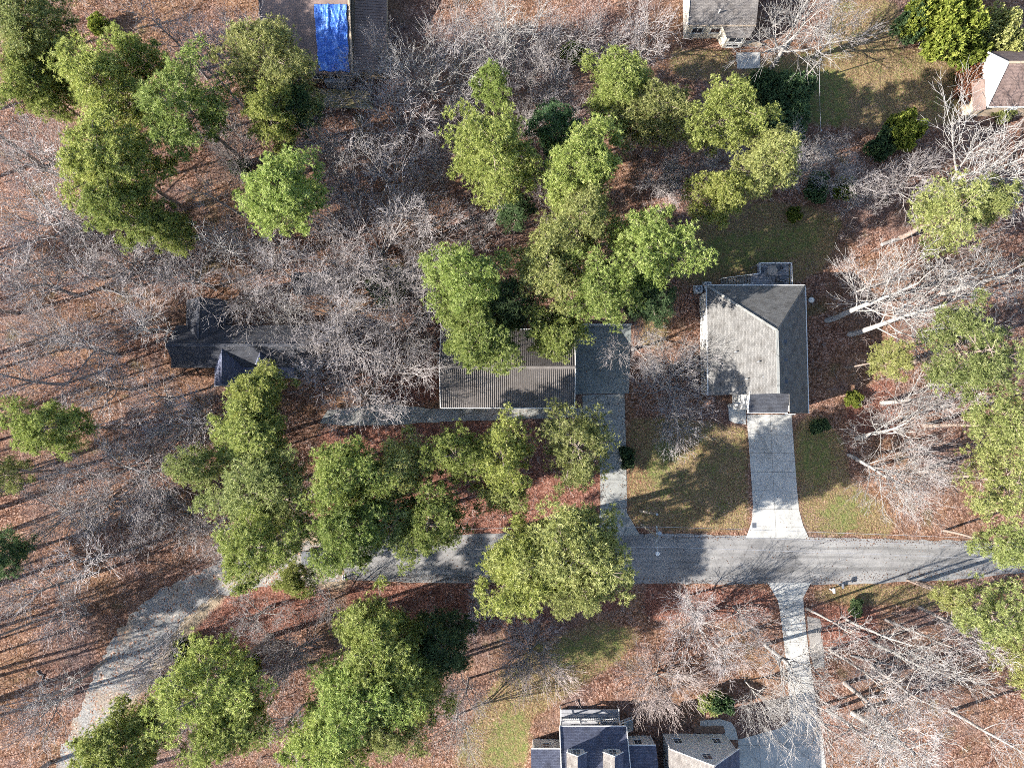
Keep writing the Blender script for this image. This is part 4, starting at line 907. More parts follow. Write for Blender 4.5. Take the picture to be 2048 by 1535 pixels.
def segs_mesh(name, segs, sides, mt, rng):
    A = np.array([s[0] for s in segs]); B = np.array([s[1] for s in segs]); ra = np.array([s[2] for s in segs]); rb = np.array([s[3] for s in segs])
    D = B-A; D /= np.linalg.norm(D,axis=1)[:,None]+1e-9
    ref = np.where(np.abs(D[:,2:3])<0.9,np.array([[0.1,0.2,0.97]]),np.array([[1,0.1,0.0]]))
    U = np.cross(D,ref); U /= np.linalg.norm(U,axis=1)[:,None]+1e-9; V = np.cross(D,U)
    N = len(segs); vv = np.zeros((N,2*sides,3))
    for a in range(sides):
        t = 2*math.pi*a/sides; o = U*math.cos(t)+V*math.sin(t)
        vv[:,a] = A-D*ra[:,None]*0.3+o*ra[:,None]; vv[:,sides+a] = B+D*rb[:,None]*0.3+o*rb[:,None]
    base = (np.arange(N)*2*sides)[:,None]
    ff = np.concatenate([base+np.array([[a,(a+1)%sides,sides+(a+1)%sides,sides+a]]) for a in range(sides)],0)
    tint = np.repeat(np.array([rng.random() for _ in range(N)]),2*sides)
    return np_mesh(name, vv.reshape(-1,3), ff, mt, tint)

SPEC = {   # winter crowns, all about 15 m tall
 'oak':   dict(L=4.6, r=0.24, nseg=[5,7,5,3,2], child=[6,8,6,4], t0=[0.5,0.22,0.2,0.15], ang=[44,44,40,36], ratio=[1.35,0.56,0.55,0.70], rr=[0.56,0.52,0.50,0.62], taper=[0.7,0.3,0.35,0.5,0.5], wob=[0.05,0.12,0.13,0.12,0.12], trop=[0.05,0.06,0.05,0.03,0.02], rmin=0.016),
 'fan':   dict(L=3.0, r=0.20, nseg=[3,8,5,3,2], child=[10,9,4,3], t0=[0.45,0.2,0.2,0.15], ang=[38,32,32,34], ratio=[2.7,0.44,0.56,0.70], rr=[0.52,0.48,0.52,0.62], taper=[0.7,0.25,0.4,0.5,0.5], wob=[0.04,0.07,0.09,0.1,0.12], trop=[0.05,0.05,0.05,0.04,0.03], rmin=0.016),
 'pole':  dict(L=13.5, r=0.15, nseg=[9,4,3,2], child=[10,5,4], t0=[0.5,0.3,0.25], ang=[42,42,42], ratio=[0.26,0.62,0.66], rr=[0.4,0.55,0.6], taper=[0.3,0.3,0.4,0.5], wob=[0.035,0.12,0.12,0.12], trop=[0.03,0.08,0.05,0.0], rmin=0.018),
 'elm':   dict(L=12.0, r=0.19, nseg=[9,7,4,3,2], child=[12,6,4,3], t0=[0.28,0.22,0.2,0.15], ang=[42,38,36,36], ratio=[0.46,0.50,0.56,0.66], rr=[0.42,0.5,0.52,0.6], taper=[0.3,0.3,0.4,0.5,0.5], wob=[0.035,0.09,0.12,0.12,0.12], trop=[0.03,0.05,0.05,0.03,0.0], rmin=0.016),
 'tall':  dict(L=12.5, r=0.18, nseg=[8,5,4,3,2], child=[11,5,4,3], t0=[0.42,0.25,0.2,0.2], ang=[50,42,40,38], ratio=[0.32,0.58,0.6,0.66], rr=[0.38,0.55,0.55,0.6], taper=[0.35,0.3,0.4,0.5,0.5], wob=[0.03,0.12,0.13,0.12,0.12], trop=[0.03,0.06,0.05,0.03,0.0], rmin=0.016),
 'bush':  dict(L=1.6, r=0.20, nseg=[2,6,4,3,2], child=[14,9,5,3], t0=[0.3,0.12,0.15,0.15], ang=[46,28,26,28], ratio=[3.4,0.48,0.58,0.66], rr=[0.4,0.45,0.55,0.6], taper=[0.8,0.25,0.4,0.5,0.5], wob=[0.04,0.06,0.08,0.1,0.1], trop=[0.05,0.05,0.04,0.03,0.02], rmin=0.015),
}
bare = {}
def make_bare(key, spec, seed, wood, twig, thick=1.0):
    thick *= 1.15
    rng = random.Random(seed); S = SPEC[spec]; out = []
    grow(rng, Vector((0,0,-0.15)), Vector((rng.uniform(-0.05,0.05),rng.uniform(-0.05,0.05),1)), S['L'], S['r']*thick, 0, S, out)
    zs = max(s[1][2] for s in out); k = 15.0/zs
    out = [(tuple(c*k for c in a),tuple(c*k for c in b),ra*(1 if l < 3 else k),rb,l) for a,b,ra,rb,l in out]
    top_l = max(s[4] for s in out)
    rad = np.percentile([math.hypot(s[1][0],s[1][1]) for s in out if s[4] >= top_l-1], 93)
    tr = segs_mesh('trunk',[s for s in out if s[4] == 0],8,MT[wood],rng)
    li = segs_mesh('limbs',[s for s in out if s[4] in (1,2)],5,MT[wood],rng)
    tw = segs_mesh('crown',[s for s in out if s[4] >= 3],3,MT[twig],rng)
    bare[key] = (tr,li,tw,rad)
make_bare('oak1','oak',11,'bark_grey','twig'); make_bare('oak2','oak',12,'bark_grey','twig'); make_bare('oak3','oak',15,'bark_grey','twig')
make_bare('fan1','fan',21,'bark_grey','twig'); make_bare('fan2','fan',22,'bark_grey','twig'); make_bare('fan3','fan',24,'bark_white','twig_white')
make_bare('tall1','tall',31,'bark_grey','twig'); make_bare('tall2','tall',32,'bark_white','twig_white',0.95); make_bare('white1','oak',41,'bark_white','twig_white',1.1)
make_bare('elm1','elm',71,'bark_white','twig_white'); make_bare('elm2','elm',73,'bark_grey','twig')
make_bare('pole1','pole',61,'bark_grey','twig'); make_bare('pole2','pole',62,'bark_white','twig_white',1.1)
make_bare('bush1','bush',51,'bark_grey','twig_pink'); make_bare('bush2','bush',52,'bark_grey','twig')

def unit(rng, n):
    a = rng.normal(size=(n,3)); return a/np.linalg.norm(a,axis=1)[:,None]
def tuft_mesh(name, C, A, rng, mt, K=11, ln=0.30, wd=0.030, spread=0.95):
    N = len(C); C = np.repeat(C,K,0); A = np.repeat(A,K,0)
    d = A*0.75+unit(rng,N*K)*spread; d /= np.linalg.norm(d,axis=1)[:,None]
    L = ln*rng.uniform(0.65,1.2,(N*K,1)); s = np.cross(d,unit(rng,N*K)); s /= np.linalg.norm(s,axis=1)[:,None]+1e-9
    b = C+d*L*0.15
    vv = np.stack([b+s*wd, b-s*wd, C+d*L],1).reshape(-1,3)
    ff = np.arange(N*K*3).reshape(-1,3)
    tint = np.repeat(np.clip(np.repeat(rng.normal(0.5,0.22,N),K)+rng.normal(0,0.15,N*K),0,1),3)
    return np_mesh(name,vv,ff,mt,tint)
pines = {}
def make_pine(key, seed, mt, Rr=4.2, Ht=20.0, nbr=46, base=0.56, tufts=125, top=1.0):
    rng = np.random.default_rng(seed); rr = random.Random(seed)
    ph = [rr.uniform(0,6.28) for _ in range(3)]
    def env(az): return 1+0.20*math.sin(2*az+ph[0])+0.16*math.sin(3*az+ph[1])+0.1*math.sin(5*az+ph[2])
    trunk = []; p = Vector((0,0,-0.2)); n = 10; bend = Vector((rr.uniform(-0.03,0.03),rr.uniform(-0.03,0.03),0))
    pts = [p]
    for i in range(n): pts.append(pts[-1]+Vector((bend.x+rr.gauss(0,0.02),bend.y+rr.gauss(0,0.02),1)).normalized()*(Ht*0.97/n))
    off = pts[8].copy(); pts = [q-Vector((off.x,off.y,0))*(q.z/off.z) for q in pts]
    rad = [0.27*(1-0.82*i/n) for i in range(n+1)]
    for i in range(n): trunk.append((tuple(pts[i]),tuple(pts[i+1]),rad[i],rad[i+1],0))
    def at(z):
        f = max(0,min(n-1e-3,z/(Ht*0.97)*n)); i = int(f); return pts[i].lerp(pts[i+1],f-i)
    br = []; C = []; A = []
    # a few dead stubs below the crown
    for _ in range(7):
        z = Ht*rr.uniform(0.3,base); a = rr.uniform(0,6.28); q = at(z); e = q+Vector((math.cos(a),math.sin(a),0.15))*rr.uniform(0.6,1.8); trunk.append((tuple(q),tuple(e),0.03,0.012,1))
    az = rr.uniform(0,6.28)
    for b in range(nbr):
        t = (b+rr.random())/nbr; z = Ht*(base+(1-base)*0.97*t); az += 2.4+rr.uniform(-0.4,0.4)
        prof = (1-t**2.4)**0.55*(0.72+0.28*min(1,t*3.5))
        L = max(0.5, Rr*prof*env(az)*rr.uniform(0.62,1.1)); q = at(z)
        rise = 0.12+0.5*t; d = Vector((math.cos(az),math.sin(az),rise)); d.normalize()
        e = q+d*L; m_ = q.lerp(e,0.55)+Vector((0,0,-0.12*L*0.3))
        br.append((tuple(q),tuple(m_),0.07*(1-0.5*t),0.045,1)); br.append((tuple(m_),tuple(e),0.045,0.02,1))
        nc = 1+int(L/0.95)
        for c in range(nc):
            f = 1.0 if c == 0 else rr.uniform(0.35,0.95); cen = q.lerp(e,f); side = Vector((-math.sin(az),math.cos(az),0))*rr.uniform(-0.34,0.34)*L*(0.4 if c == 0 else 1.0)
            cen = cen+side+Vector((0,0,rr.uniform(-0.1,0.3)))
            br.append((tuple(q.lerp(e,f*0.75)),tuple(cen),0.022,0.01,2))
            nt = int(tufts*rr.uniform(0.6,1.25)*0.36); rb = rr.uniform(0.5,0.95)
            pp = unit(rng,nt)*(rng.random((nt,1))**0.6*1.15)*np.array([[rb,rb,rb*0.5]])
            C.append(pp+np.array(cen)); ax = pp/rb+np.array([d.x*0.5,d.y*0.5,0.75]); A.append(ax/np.linalg.norm(ax,axis=1)[:,None])
    C = np.concatenate(C); A = np.concatenate(A)
    pines[key] = (segs_mesh('trunk',trunk,8,MT['bark_pine'],rr), segs_mesh('branches',br,4,MT['bark_pine'],rr), tuft_mesh('crown',C,A,rng,MT[mt]), np.percentile(np.hypot(C[:,0],C[:,1]),95), Ht)
make_pine('p1',1,'needle'); make_pine('p2',2,'needle',nbr=52); make_pine('p3',3,'needle',base=0.5,nbr=50); make_pine('p4',5,'needle',nbr=40)
make_pine('o1',6,'needle_olive',nbr=48,tufts=105); make_pine('o2',8,'needle_olive',base=0.5,nbr=44,tufts=100)
make_pine('d1',9,'needle_dark',nbr=40)
make_pine('o3',14,'needle_olive',nbr=26,tufts=95,base=0.6); make_pine('p5',17,'needle',nbr=32,tufts=110,base=0.62); make_pine('p6',19,'needle',nbr=56,tufts=110,base=0.48)

def align(b, c, spin):
    d = (c-b).normalized(); return d.to_track_quat('Z','Y') @ Quaternion((0,0,1),spin) if (d-Vector((0,0,1))).length > 1e-4 else Quaternion((0,0,1),spin)
KSEQ = [0]
def put(name, meshes, names, loc, q, s, label, cat, group):
    o = bpy.data.objects.new(name,None); col.objects.link(o); o.location = loc; o.rotation_mode = 'QUATERNION'; o.rotation_quaternion = q; o.scale = s
    tag(o,label,cat,group)
    last = None
    for m_, nm, par in zip(meshes,names,(None,None,1)):
        c = bpy.data.objects.new(nm,m_); col.objects.link(c)
        c.parent = last if par else o
        if nm in ('twigs','branches'): c['kind'] = 'stuff'
        last = c
    return o
def pine(cx, cy, r, h, key, label, base=None, group='pines'):
    tr, br, cr, rad, Ht = pines[key]; zc = 0.80*h; C = G(cx,cy,zc)
    b = G(*base) if base else Vector((C.x,C.y,0))
    s = r*(H-zc)/F/rad
    put('pine_tree',(tr,cr,br),('trunk','crown','branches'),b,align(b,C,R.uniform(0,6.28)),(s,s,h/Ht),label,'pine tree',group)
def bare_tree(cx, cy, r, h, key, label, base=None, group='bare trees'):
    r *= 1.24 if cx < 900 else 1.16
    tr, li, tw, rad = bare[key]; zc = 0.68*h; C = G(cx,cy,zc)
    b = G(*base) if base else Vector((C.x,C.y,0))
    s = r*(H-zc)/F/rad; s = max(s,h/15*0.55)
    put('bare_tree',(tr,li,tw),('trunk','crown','twigs'),b,align(b,C,R.uniform(0,6.28)),(s,s,h/15),label,'tree',group)
for a in (
 (60,45,100,20,'o1','broad olive pine filling the top left corner'),
 (75,120,75,18,'p4','darker pine just below the top left corner pine'),
 (75,172,58,18,'p1','small bright pine left of the upper left pine cluster'),
 (200,165,88,20,'p6','yellow-green pine heading the upper left cluster, north of the others'),
 (275,110,48,17,'p4','small pine crown tucked right of the upper left cluster head'),
 (215,315,105,21,'p3','largest pine of the upper left cluster, lowest left'),
 (370,210,95,20,'p5','greyer pine on the right of the upper left cluster'),
 (235,415,75,19,'p4','shaded pine below the largest upper left pine'),
 (340,455,42,15,'p2','little pine standing alone below the upper left cluster'),
 (535,115,98,19,'o2','dull green pine left of the blue tarp'),
 (540,235,52,18,'p1','narrow bright pine below the dull green tarp-side pine'),
 (598,212,42,14,'d1','dark pine squeezed right of the narrow bright pine'),
 (565,385,80,19,'p2','rounded lone pine between leaf litter and grey trees, upper left centre'),
 (985,172,40,16,'p4','small round pine above the centre-top pine'),
 (985,300,90,20,'p6','wide pine at top centre with pale leafless trees to its left'),
 (1110,258,55,15,'d1','dark pine in shade right of the wide centre-top pine'),
 (1030,420,38,11,'d1','small dark pine below the wide centre-top pine'),
 (1240,165,82,15,'p3','tall pine below-left of the cream house'),
 (1320,225,82,15,'o1','pine right of the tall pine below the cream house'),
 (1165,330,82,20,'p2','pine heading the central grove north of the metal roof'),
 (1160,440,85,19,'o2','greyish pine in the middle of the central grove'),
 (1295,500,88,20,'p1','pine on the right flank of the central grove by the lawn'),
 (1455,230,78,20,'p4','pine beside the patio slab of the cream house'),
 (1540,325,70,20,'o2','pine above the rear lawn, rightmost of its row'),
 (1445,388,58,18,'p3','low pine at the left end of the rear lawn'),
 (1090,535,80,18,'o1','pine north of the metal roof, centre of its back row'),
 (935,560,88,20,'p3','big pine at the left of the row behind the metal roof'),
 (1200,575,85,18,'p4','pine behind the dark pad, right of the back row'),
 (1300,600,50,15,'d1','dark pine between the dark pad and the hip-roof house'),
 (1010,610,60,15,'d1','dark low pine in the gap behind the metal roof'),
 (2030,1095,48,15,'o2','pine overhanging the road at the right edge'),
 (1945,705,98,19,'o3','broad olive pine east of the hip-roof house'),
 (1790,718,38,14,'o2','small pine with pale trunk left of the broad olive pine'),
 (2015,850,68,18,'o3','olive pine at the right edge below the broad one'),
 (2005,960,78,18,'o3','large yellowish pine on the right edge above the road'),
 (1905,425,80,13,'o3','low olive pine below the big white fallen-looking tree'),
 (1985,405,50,13,'o1','small olive pine at right edge beside the low olive pine'),
 (1990,1225,68,17,'o3','pine south of the road at the right edge'),
 (2050,1320,55,17,'o3','pine cut by the right edge below the road'),
 (1905,1195,34,11,'o3','small pine left of the right edge pine south of the road'),
 (510,785,58,12,'p2','pine leaning over the front of the slate-roofed house'),
 (500,870,80,12,'p1','pine just below the slate-roofed house'),
 (520,980,105,14,'o1','largest yellow-green pine left of the road end'),
 (520,1090,85,19,'p4','pine at the bend of the dirt lane'),
 (385,935,48,14,'o2','thin pine reaching left of the largest yellow-green pine'),
 (690,950,75,20,'p1','very bright pine above the pavement end'),
 (700,1060,80,20,'p2','bright pine overhanging the pavement end'),
 (585,1160,38,9,'p3','small young pine beside the dirt lane mouth'),
 (800,940,68,18,'o2','thin pine right of the very bright pine'),
 (860,1045,75,18,'p5','loose pine overhanging the middle of the road'),
 (790,1045,60,17,'o3','sparse pine between two road-side bright pines'),
 (915,910,62,18,'p5','pine below the left corner of the metal roof'),
 (1005,905,70,18,'p5','pine below the middle of the metal roof'),
 (1010,985,55,16,'o1','pine between the metal roof and the huge road-side pine'),
 (1150,890,80,18,'o3','loose pine shading the narrow driveway'),
 (95,855,60,19,'p1','bright lone pine near the left edge, middle height'),
 (0,950,42,17,'o3','thin pine cut by the left edge'),
 (0,1110,45,14,'d1','dark pine low on the left edge above the lane'),
 (425,1370,100,20,'p5','open-crowned pine below the dirt lane'),
 (450,1450,75,18,'p1','pine under the open-crowned lane pine'),
 (235,1495,85,19,'p2','pine at the bottom edge beside the dirt lane'),
 (760,1300,92,19,'p2','pine heading the lower middle grove'),
 (830,1360,85,18,'p3','pine on the right of the lower middle grove'),
 (710,1400,95,20,'p1','pine on the left of the lower middle grove'),
 (885,1290,65,16,'d1','dark shaded pine at the right of the lower middle grove'),
 (660,1485,85,19,'p4','pine at the bottom edge of the lower middle grove'),
 (780,1450,70,18,'o1','greyer pine low in the lower middle grove'),
): pine(*a)
pine(955,672,80,17,'p2','pine leaning over the left half of the metal roof',(950,632))
pine(1110,670,58,15,'p1','slim pine hanging over the right half of the metal roof',(1120,630))
pine(1145,1105,125,22,'o1','huge pine arching over the road, the largest of all',(1118,1050))
pine(1060,1135,95,20,'p2','pine left of the huge road-side pine and overhanging the road',(1050,1052))
pine(1165,1160,80,21,'o2','third pine of the huge road-side group, nearest the road',(1150,1052))

for a in (
 (55,420,115,16,'oak1','bare spreading tree at the left edge, upper third'),
 (130,320,75,15,'tall1','slim bare tree left of the largest upper left pine'),
 (50,560,95,14,'oak3','bare tree at the left edge level with the garden shed'),
 (130,690,95,15,'oak2','bare grey tree left of the slate-roofed house'),
 (215,640,80,14,'fan1','bare fan-shaped tree between left edge and slate-roofed house'),
 (250,520,75,13,'oak1','bare tree above the leafy clearing left of slate-roofed house'),
 (360,545,85,13,'oak3','bare tree directly north-west of the slate-roofed house'),
 (380,840,95,14,'fan2','bare tree with a clear pale fork below the slate-roofed house'),
 (290,790,60,11,'oak2','small bare tree left of the pale forked tree'),
 (240,950,95,14,'oak1','bare tree left of the largest yellow-green pine'),
 (180,1020,80,13,'oak3','bare tree above the dirt lane, left of centre-left pines'),
 (330,1040,75,12,'fan1','bare bushy tree above the dirt lane bend'),
 (405,1075,60,10,'bush2','dense little bare tree touching the dirt lane bend'),
 (60,1190,85,13,'oak2','bare tree near the left edge, level with the road'),
 (110,1260,60,10,'fan2','small bare tree left of the dirt lane'),
 (30,760,60,12,'tall1','slim bare tree on the left edge above the bright lone pine'),
 (640,265,75,14,'fan3','pale bare tree below the dull green tarp-side pine'),
 (440,290,55,11,'bush2','dense grey thicket tree right of the upper left pines'),
 (640,420,55,11,'oak2','small bare tree right of the rounded lone pine'),
 (735,470,105,15,'fan1','large radiating bare tree right of the rounded lone pine'),
 (820,430,75,13,'oak3','bare tree right of the large radiating bare tree'),
 (845,100,115,17,'fan3','big pale bare tree right of the blue tarp'),
 (780,215,90,14,'oak1','bare tree below the tarp-roofed house wing'),
 (910,120,80,14,'tall1','slim bare tree right of the big pale tree'),
 (1030,45,95,17,'white1','white-trunked bare tree at the top edge centre'),
 (870,310,70,13,'fan2','bare tree left of the wide centre-top pine'),
 (760,330,80,13,'oak2','bare tree above the large radiating bare tree'),
 (690,360,55,12,'fan1','slender bare tree above-left of the large radiating tree'),
 (480,60,70,13,'oak3','bare tree above the dull green tarp-side pine'),
 (400,60,60,13,'tall1','slim bare tree at the top edge left of tarp house'),
 (1100,160,75,14,'oak3','bare tree left of the tall pine below the cream house'),
 (1185,50,75,14,'fan2','bare tree at the top edge between white trunk and cream house'),
 (1300,55,65,13,'oak1','bare tree directly left of the cream house'),
 (1110,410,45,9,'oak2','small bare tree in a gap of the central grove'),
 (960,445,60,11,'fan1','bare tree below the wide centre-top pine'),
 (700,670,105,14,'oak3','wide bare tree over the right end of the slate-roofed house'),
 (790,640,85,13,'fan2','bare tree left of the metal roof, upper'),
 (640,610,85,13,'fan1','bare tree over the north roof of the slate-roofed house'),
 (720,800,95,13,'fan2','bare tree on the garden path left of the metal roof'),
 (800,740,75,12,'oak2','bare tree touching the left gable of the metal roof'),
 (840,610,60,11,'oak1','bare tree at the left corner behind the metal roof'),
 (770,545,60,11,'bush2','dense bare thicket tree north of the garden shed row'),
 (590,1010,50,10,'oak2','bare tree buried between the largest and very bright pines'),
 (1335,340,50,10,'bush2','dark bare thicket between the upper pines right of centre'),
 (1450,305,48,10,'oak1','small bare tree among the pines above the rear lawn'),
 (1650,310,70,12,'fan3','pale bare tree above the rear lawn, right side'),
 (1710,345,60,11,'oak3','bare tree right of the pale one above the rear lawn'),
 (1760,380,55,10,'fan2','low bare tree left of the big white fallen-looking tree'),
 (1695,35,65,13,'oak2','bare tree at the top edge above the shaded back lawn'),
 (1990,555,70,14,'tall2','slim pale tree at the right edge above the broad olive pine'),
 (1855,800,85,14,'elm2','pale bare tree below the broad olive pine'),
 (1960,760,60,14,'tall2','slim pale tree right below the broad olive pine'),
 (1840,945,75,15,'oak3','bare tree left of the large yellowish right edge pine'),
 (1330,1375,74,7.5,'bush1','dense pinkish bare tree in front of the detached garage'),
 (1065,1325,78,8,'bush1','dense pinkish bare tree left above the dormer house'),
 (905,1490,80,12,'fan3','pale bare tree at the bottom edge left of the dormer house'),
 (1420,1270,80,11,'fan1','bare tree south of the road, left of the south driveway'),
 (1500,1240,60,9,'fan2','smaller bare tree beside the south driveway mouth'),
 (1395,1215,50,8,'oak3','small bare tree just below the road, right of centre'),
 (1465,1320,55,10,'oak1','bare tree above the garage walk'),
 (1690,1490,75,14,'oak2','bare tree at the bottom edge right of the south driveway'),
 (1850,1400,75,16,'tall1','bare tree in the lower right woods'),
 (1800,1505,80,15,'tall2','bare tree at the bottom edge in the lower right woods'),
 (2020,1500,70,15,'tall1','slim bare tree in the bottom right corner'),
 (640,1225,55,9,'fan2','small bare tree below the pavement end'),
 (560,1330,60,9,'bush2','dense low bare tree left of the lower middle grove'),
 (290,1390,65,10,'bush2','dense bare tree hugging the lane, lower left'),
 (50,1440,70,13,'oak1','bare tree at the left edge, near the bottom'),
 (560,1470,60,12,'oak2','bare tree at the bottom edge between pines'),
 (960,1230,48,7,'bush2','low grey thicket below the huge road-side pine'),
): bare_tree(*a)
bare_tree(1600,45,115,17,'white1','large pale-trunked tree right of the cream house, leaning right',(1540,138))
bare_tree(1985,300,135,17,'white1','big white fallen-looking tree reaching in at the right edge',(1850,408))
bare_tree(1850,560,120,17,'elm1','tall white tree behind the hip-roof house, nearer the house',(1655,640))
bare_tree(1905,600,115,17,'elm1','second tall white tree behind the hip-roof house, lower trunk',(1700,668))
bare_tree(1345,770,95,9,'oak1','bare tree between the narrow driveway and hip-roof house')
bare_tree(1400,735,90,9,'fan3','pale bare tree whose branches reach over the hip-roof house',(1340,735))
bare_tree(1280,690,65,8,'oak2','bare tree on the dark pad edge')
bare_tree(1350,835,60,7,'fan1','low bare tree below the pale tree by the hip-roof house')
bare_tree(1810,850,80,14,'elm1','leaning pale tree low right of hip-roof house',(1712,876))
bare_tree(1830,985,75,14,'elm1','thin pale leaning tree right of the east lawn strip',(1698,910))
bare_tree(1620,1360,95,15,'white1','pale tree arching over the south driveway',(1530,1288))
bare_tree(1575,1440,62,11,'fan3','pale tree over the garage parking pad',(1490,1360))
bare_tree(1870,1345,80,16,'elm1','slim leaning pale tree south of the road near right edge',(1740,1282))
bare_tree(1755,1490,80,15,'elm1','slim leaning pale tree right of the south driveway',(1655,1418))
bare_tree(1970,1290,60,16,'elm2','slim pale trunk just below the right edge pine',(1838,1214))
bare_tree(1810,1440,85,16,'elm2','slim bare tree in the lower right woods, leaning right',(1690,1365))

for a in (
 (25,300,75,14,'oak2','bare tree at the left edge below the corner pines'),
 (110,520,80,14,'fan1','bare fan tree below the leftmost spreading tree'),
 (200,540,65,13,'oak3','bare tree in the left woods above the mossy fallen log'),
 (40,670,85,14,'fan2','bare fan tree at the left edge level with the slate-roofed house'),
 (180,770,75,13,'oak1','bare tree between the bright lone pine and slate-roofed house'),
 (300,880,65,12,'fan3','pale bare fan tree left of the yellow-green pine group'),
 (140,960,70,12,'oak2','bare tree right of the bright lone pine, lower down'),
 (60,1040,80,13,'fan1','bare fan tree at the left edge above the lane'),
 (290,1000,65,11,'oak3','bare tree in the thicket above the dirt lane'),
 (450,460,60,12,'fan3','pale bare fan tree above the slate-roofed house clearing'),
 (530,470,75,13,'oak2','bare tree below the rounded lone pine'),
 (480,560,70,12,'fan2','bare fan tree just north of the slate-roofed house wing'),
 (560,540,75,12,'oak1','bare tree left of the garden shed'),
 (560,630,75,12,'fan3','pale bare fan tree growing against the north of the slate-roofed house'),
 (610,700,75,12,'oak3','bare tree over the right end of the slate-roofed house ridge'),
 (650,760,70,11,'oak1','bare tree at the porch end of the slate-roofed house'),
 (680,570,75,12,'oak2','bare tree directly right of the garden shed'),
 (640,500,70,12,'fan1','bare fan tree above the garden shed'),
 (850,500,65,12,'oak1','bare tree above-left of the big pine behind metal roof'),
 (840,690,55,10,'fan3','pale bare tree close to the metal roof upper left corner'),
 (690,160,60,11,'oak2','bare tree directly below the blue tarp'),
 (760,80,65,13,'fan2','bare fan tree over the ribbed wing of tarp-roofed house'),
 (960,60,70,14,'oak1','bare tree left of the white-trunked top edge tree'),
 (1120,70,60,13,'oak2','bare tree right of the white-trunked top edge tree'),
 (1060,110,60,13,'fan1','bare fan tree below the white-trunked top edge tree'),
 (920,220,60,12,'oak2','bare tree left of the small round pine'),
 (1060,220,55,11,'oak1','bare tree right of the small round pine'),
 (430,220,50,11,'fan1','bare fan tree between upper left pines and tarp-side pine'),
 (1370,330,50,11,'fan3','pale bare tree among the pines left of the rear lawn'),
 (1600,300,60,11,'oak2','bare tree right of the rightmost rear lawn pine'),
 (1840,350,65,12,'oak1','bare tree left of the big white tree at right edge'),
 (1770,560,60,12,'oak1','bare tree in the house shadow behind the hip-roof house'),
 (1930,480,70,13,'oak2','bare tree right of the long pale fallen log'),
 (500,1240,55,9,'oak2','small bare tree inside the lane bend'),
 (330,1450,55,10,'fan1','bare fan tree between bottom edge pine and open-crowned pine'),
 (930,1400,55,10,'oak1','bare tree right of the lower middle grove'),
): bare_tree(*a)

# trees standing left of the frame: their trunks throw the long shadow bars of the left woods
for i in range(46):
    px = R.uniform(-560,-70); py = 480+i*25+R.uniform(-30,30)
    if i % 9 == 4: pine(px,py,60,20,R.choice(['p1','p4','o1']),'tall pine beyond the left edge of the picture')
    else: bare_tree(px,py,50,R.uniform(15,20),R.choice(['pole1','pole2','pole1','tall1']),'slender bare tree beyond the left edge of the picture')
for px, py in ((-60,1640),(120,1660),(-200,1500),(-250,300),(-180,120),(-60,250),(-160,20)): bare_tree(px,py,60,18,'pole1','slender bare tree beyond the left edge of the picture')
for a in (
 (150,445,45,17,'pole1','slender bare trunk in the left woods below the biggest upper left pine'),
 (300,640,40,15,'pole2','slender pale trunk on the leafy clearing left of slate-roofed house'),
 (160,1130,50,16,'pole1','slender bare trunk above the dirt lane, near left edge'),
 (90,1390,50,16,'pole2','slender pale trunk left of the lane, lower left woods'),
 (1700,1270,40,16,'pole1','slender bare trunk right of the white mailbox'),
 (1800,1300,45,17,'pole2','slender pale trunk in the lower right woods, upper row'),
 (1890,1300,45,17,'pole1','slender bare trunk in the lower right woods under the right edge pine'),
 (1760,1370,45,17,'pole1','slender bare trunk midway in the lower right woods'),
 (700,1260,40,12,'pole1','slender bare trunk above the lower middle grove'),
 (330,60,45,16,'pole1','slender bare trunk at the top edge right of corner pines'),
 (430,150,45,16,'pole1','slender bare trunk between corner pines and tarp house'),
 (420,380,40,15,'pole1','slender bare trunk between upper left cluster and rounded lone pine'),
 (450,500,45,15,'pole2','slender pale trunk below the rounded lone pine'),
): bare_tree(*a)

# ------------------------------------------------------------------ shrubs
def leafy(key, seed, mt, n=900, K=9, ln=0.22, wd=0.07):
    rng = np.random.default_rng(seed); cen = []; rr = random.Random(seed)
    C = []; A = []
    for b in range(16):
        a = rr.uniform(0,6.28); q = rr.random()**0.6*0.8; c = np.array([q*math.cos(a),q*math.sin(a),0.55+0.35*rr.random()*(1.2-q)]); rb = rr.uniform(0.25,0.45)
        p = unit(rng,n//16)*(rng.random((n//16,1))**0.4)*rb; C.append(p+c); A.append(unit(rng,n//16)*0.4+p/rb*0.7+np.array([0,0,0.4]))
    C = np.concatenate(C); C[:,2] = np.maximum(C[:,2],0.03); A = np.concatenate(A); A /= np.linalg.norm(A,axis=1)[:,None]
    out = []
    for b in range(9):
        a = rr.uniform(0,6.28); q = rr.uniform(0.2,0.6); out.append(((0,0,-0.1),(q*0.5*math.cos(a),q*0.5*math.sin(a),0.35),0.03,0.02,0)); out.append(((q*0.5*math.cos(a),q*0.5*math.sin(a),0.35),(q*math.cos(a),q*math.sin(a),0.7),0.02,0.01,0))
    return tuft_mesh('foliage',C,A,rng,MT[mt],K,ln,wd,1.3), segs_mesh('stem',out,5,MT['bark_grey'],rr)
SH = {'g': leafy('g',1,'leaf',2600,9,0.09,0.03), 'd': leafy('d',2,'needle_dark',2600,9,0.09,0.03), 'o': leafy('o',3,'needle_olive',2600,9,0.09,0.03), 'r': leafy('r',4,'leaf_red',2000,8,0.09,0.03)}
def shrub(px, py, r, h, key, label, group='shrubs'):
    c = G(px,py,h*0.6); f, s_ = SH[key]; k = r*(H-h*0.6)/F
    put('evergreen_shrub' if key != 'r' else 'russet_shrub',(s_,f),('stem','foliage'),Vector((c.x,c.y,0)),Quaternion((0,0,1),R.uniform(0,6.28)),(k,k,h),label,'shrub',group)
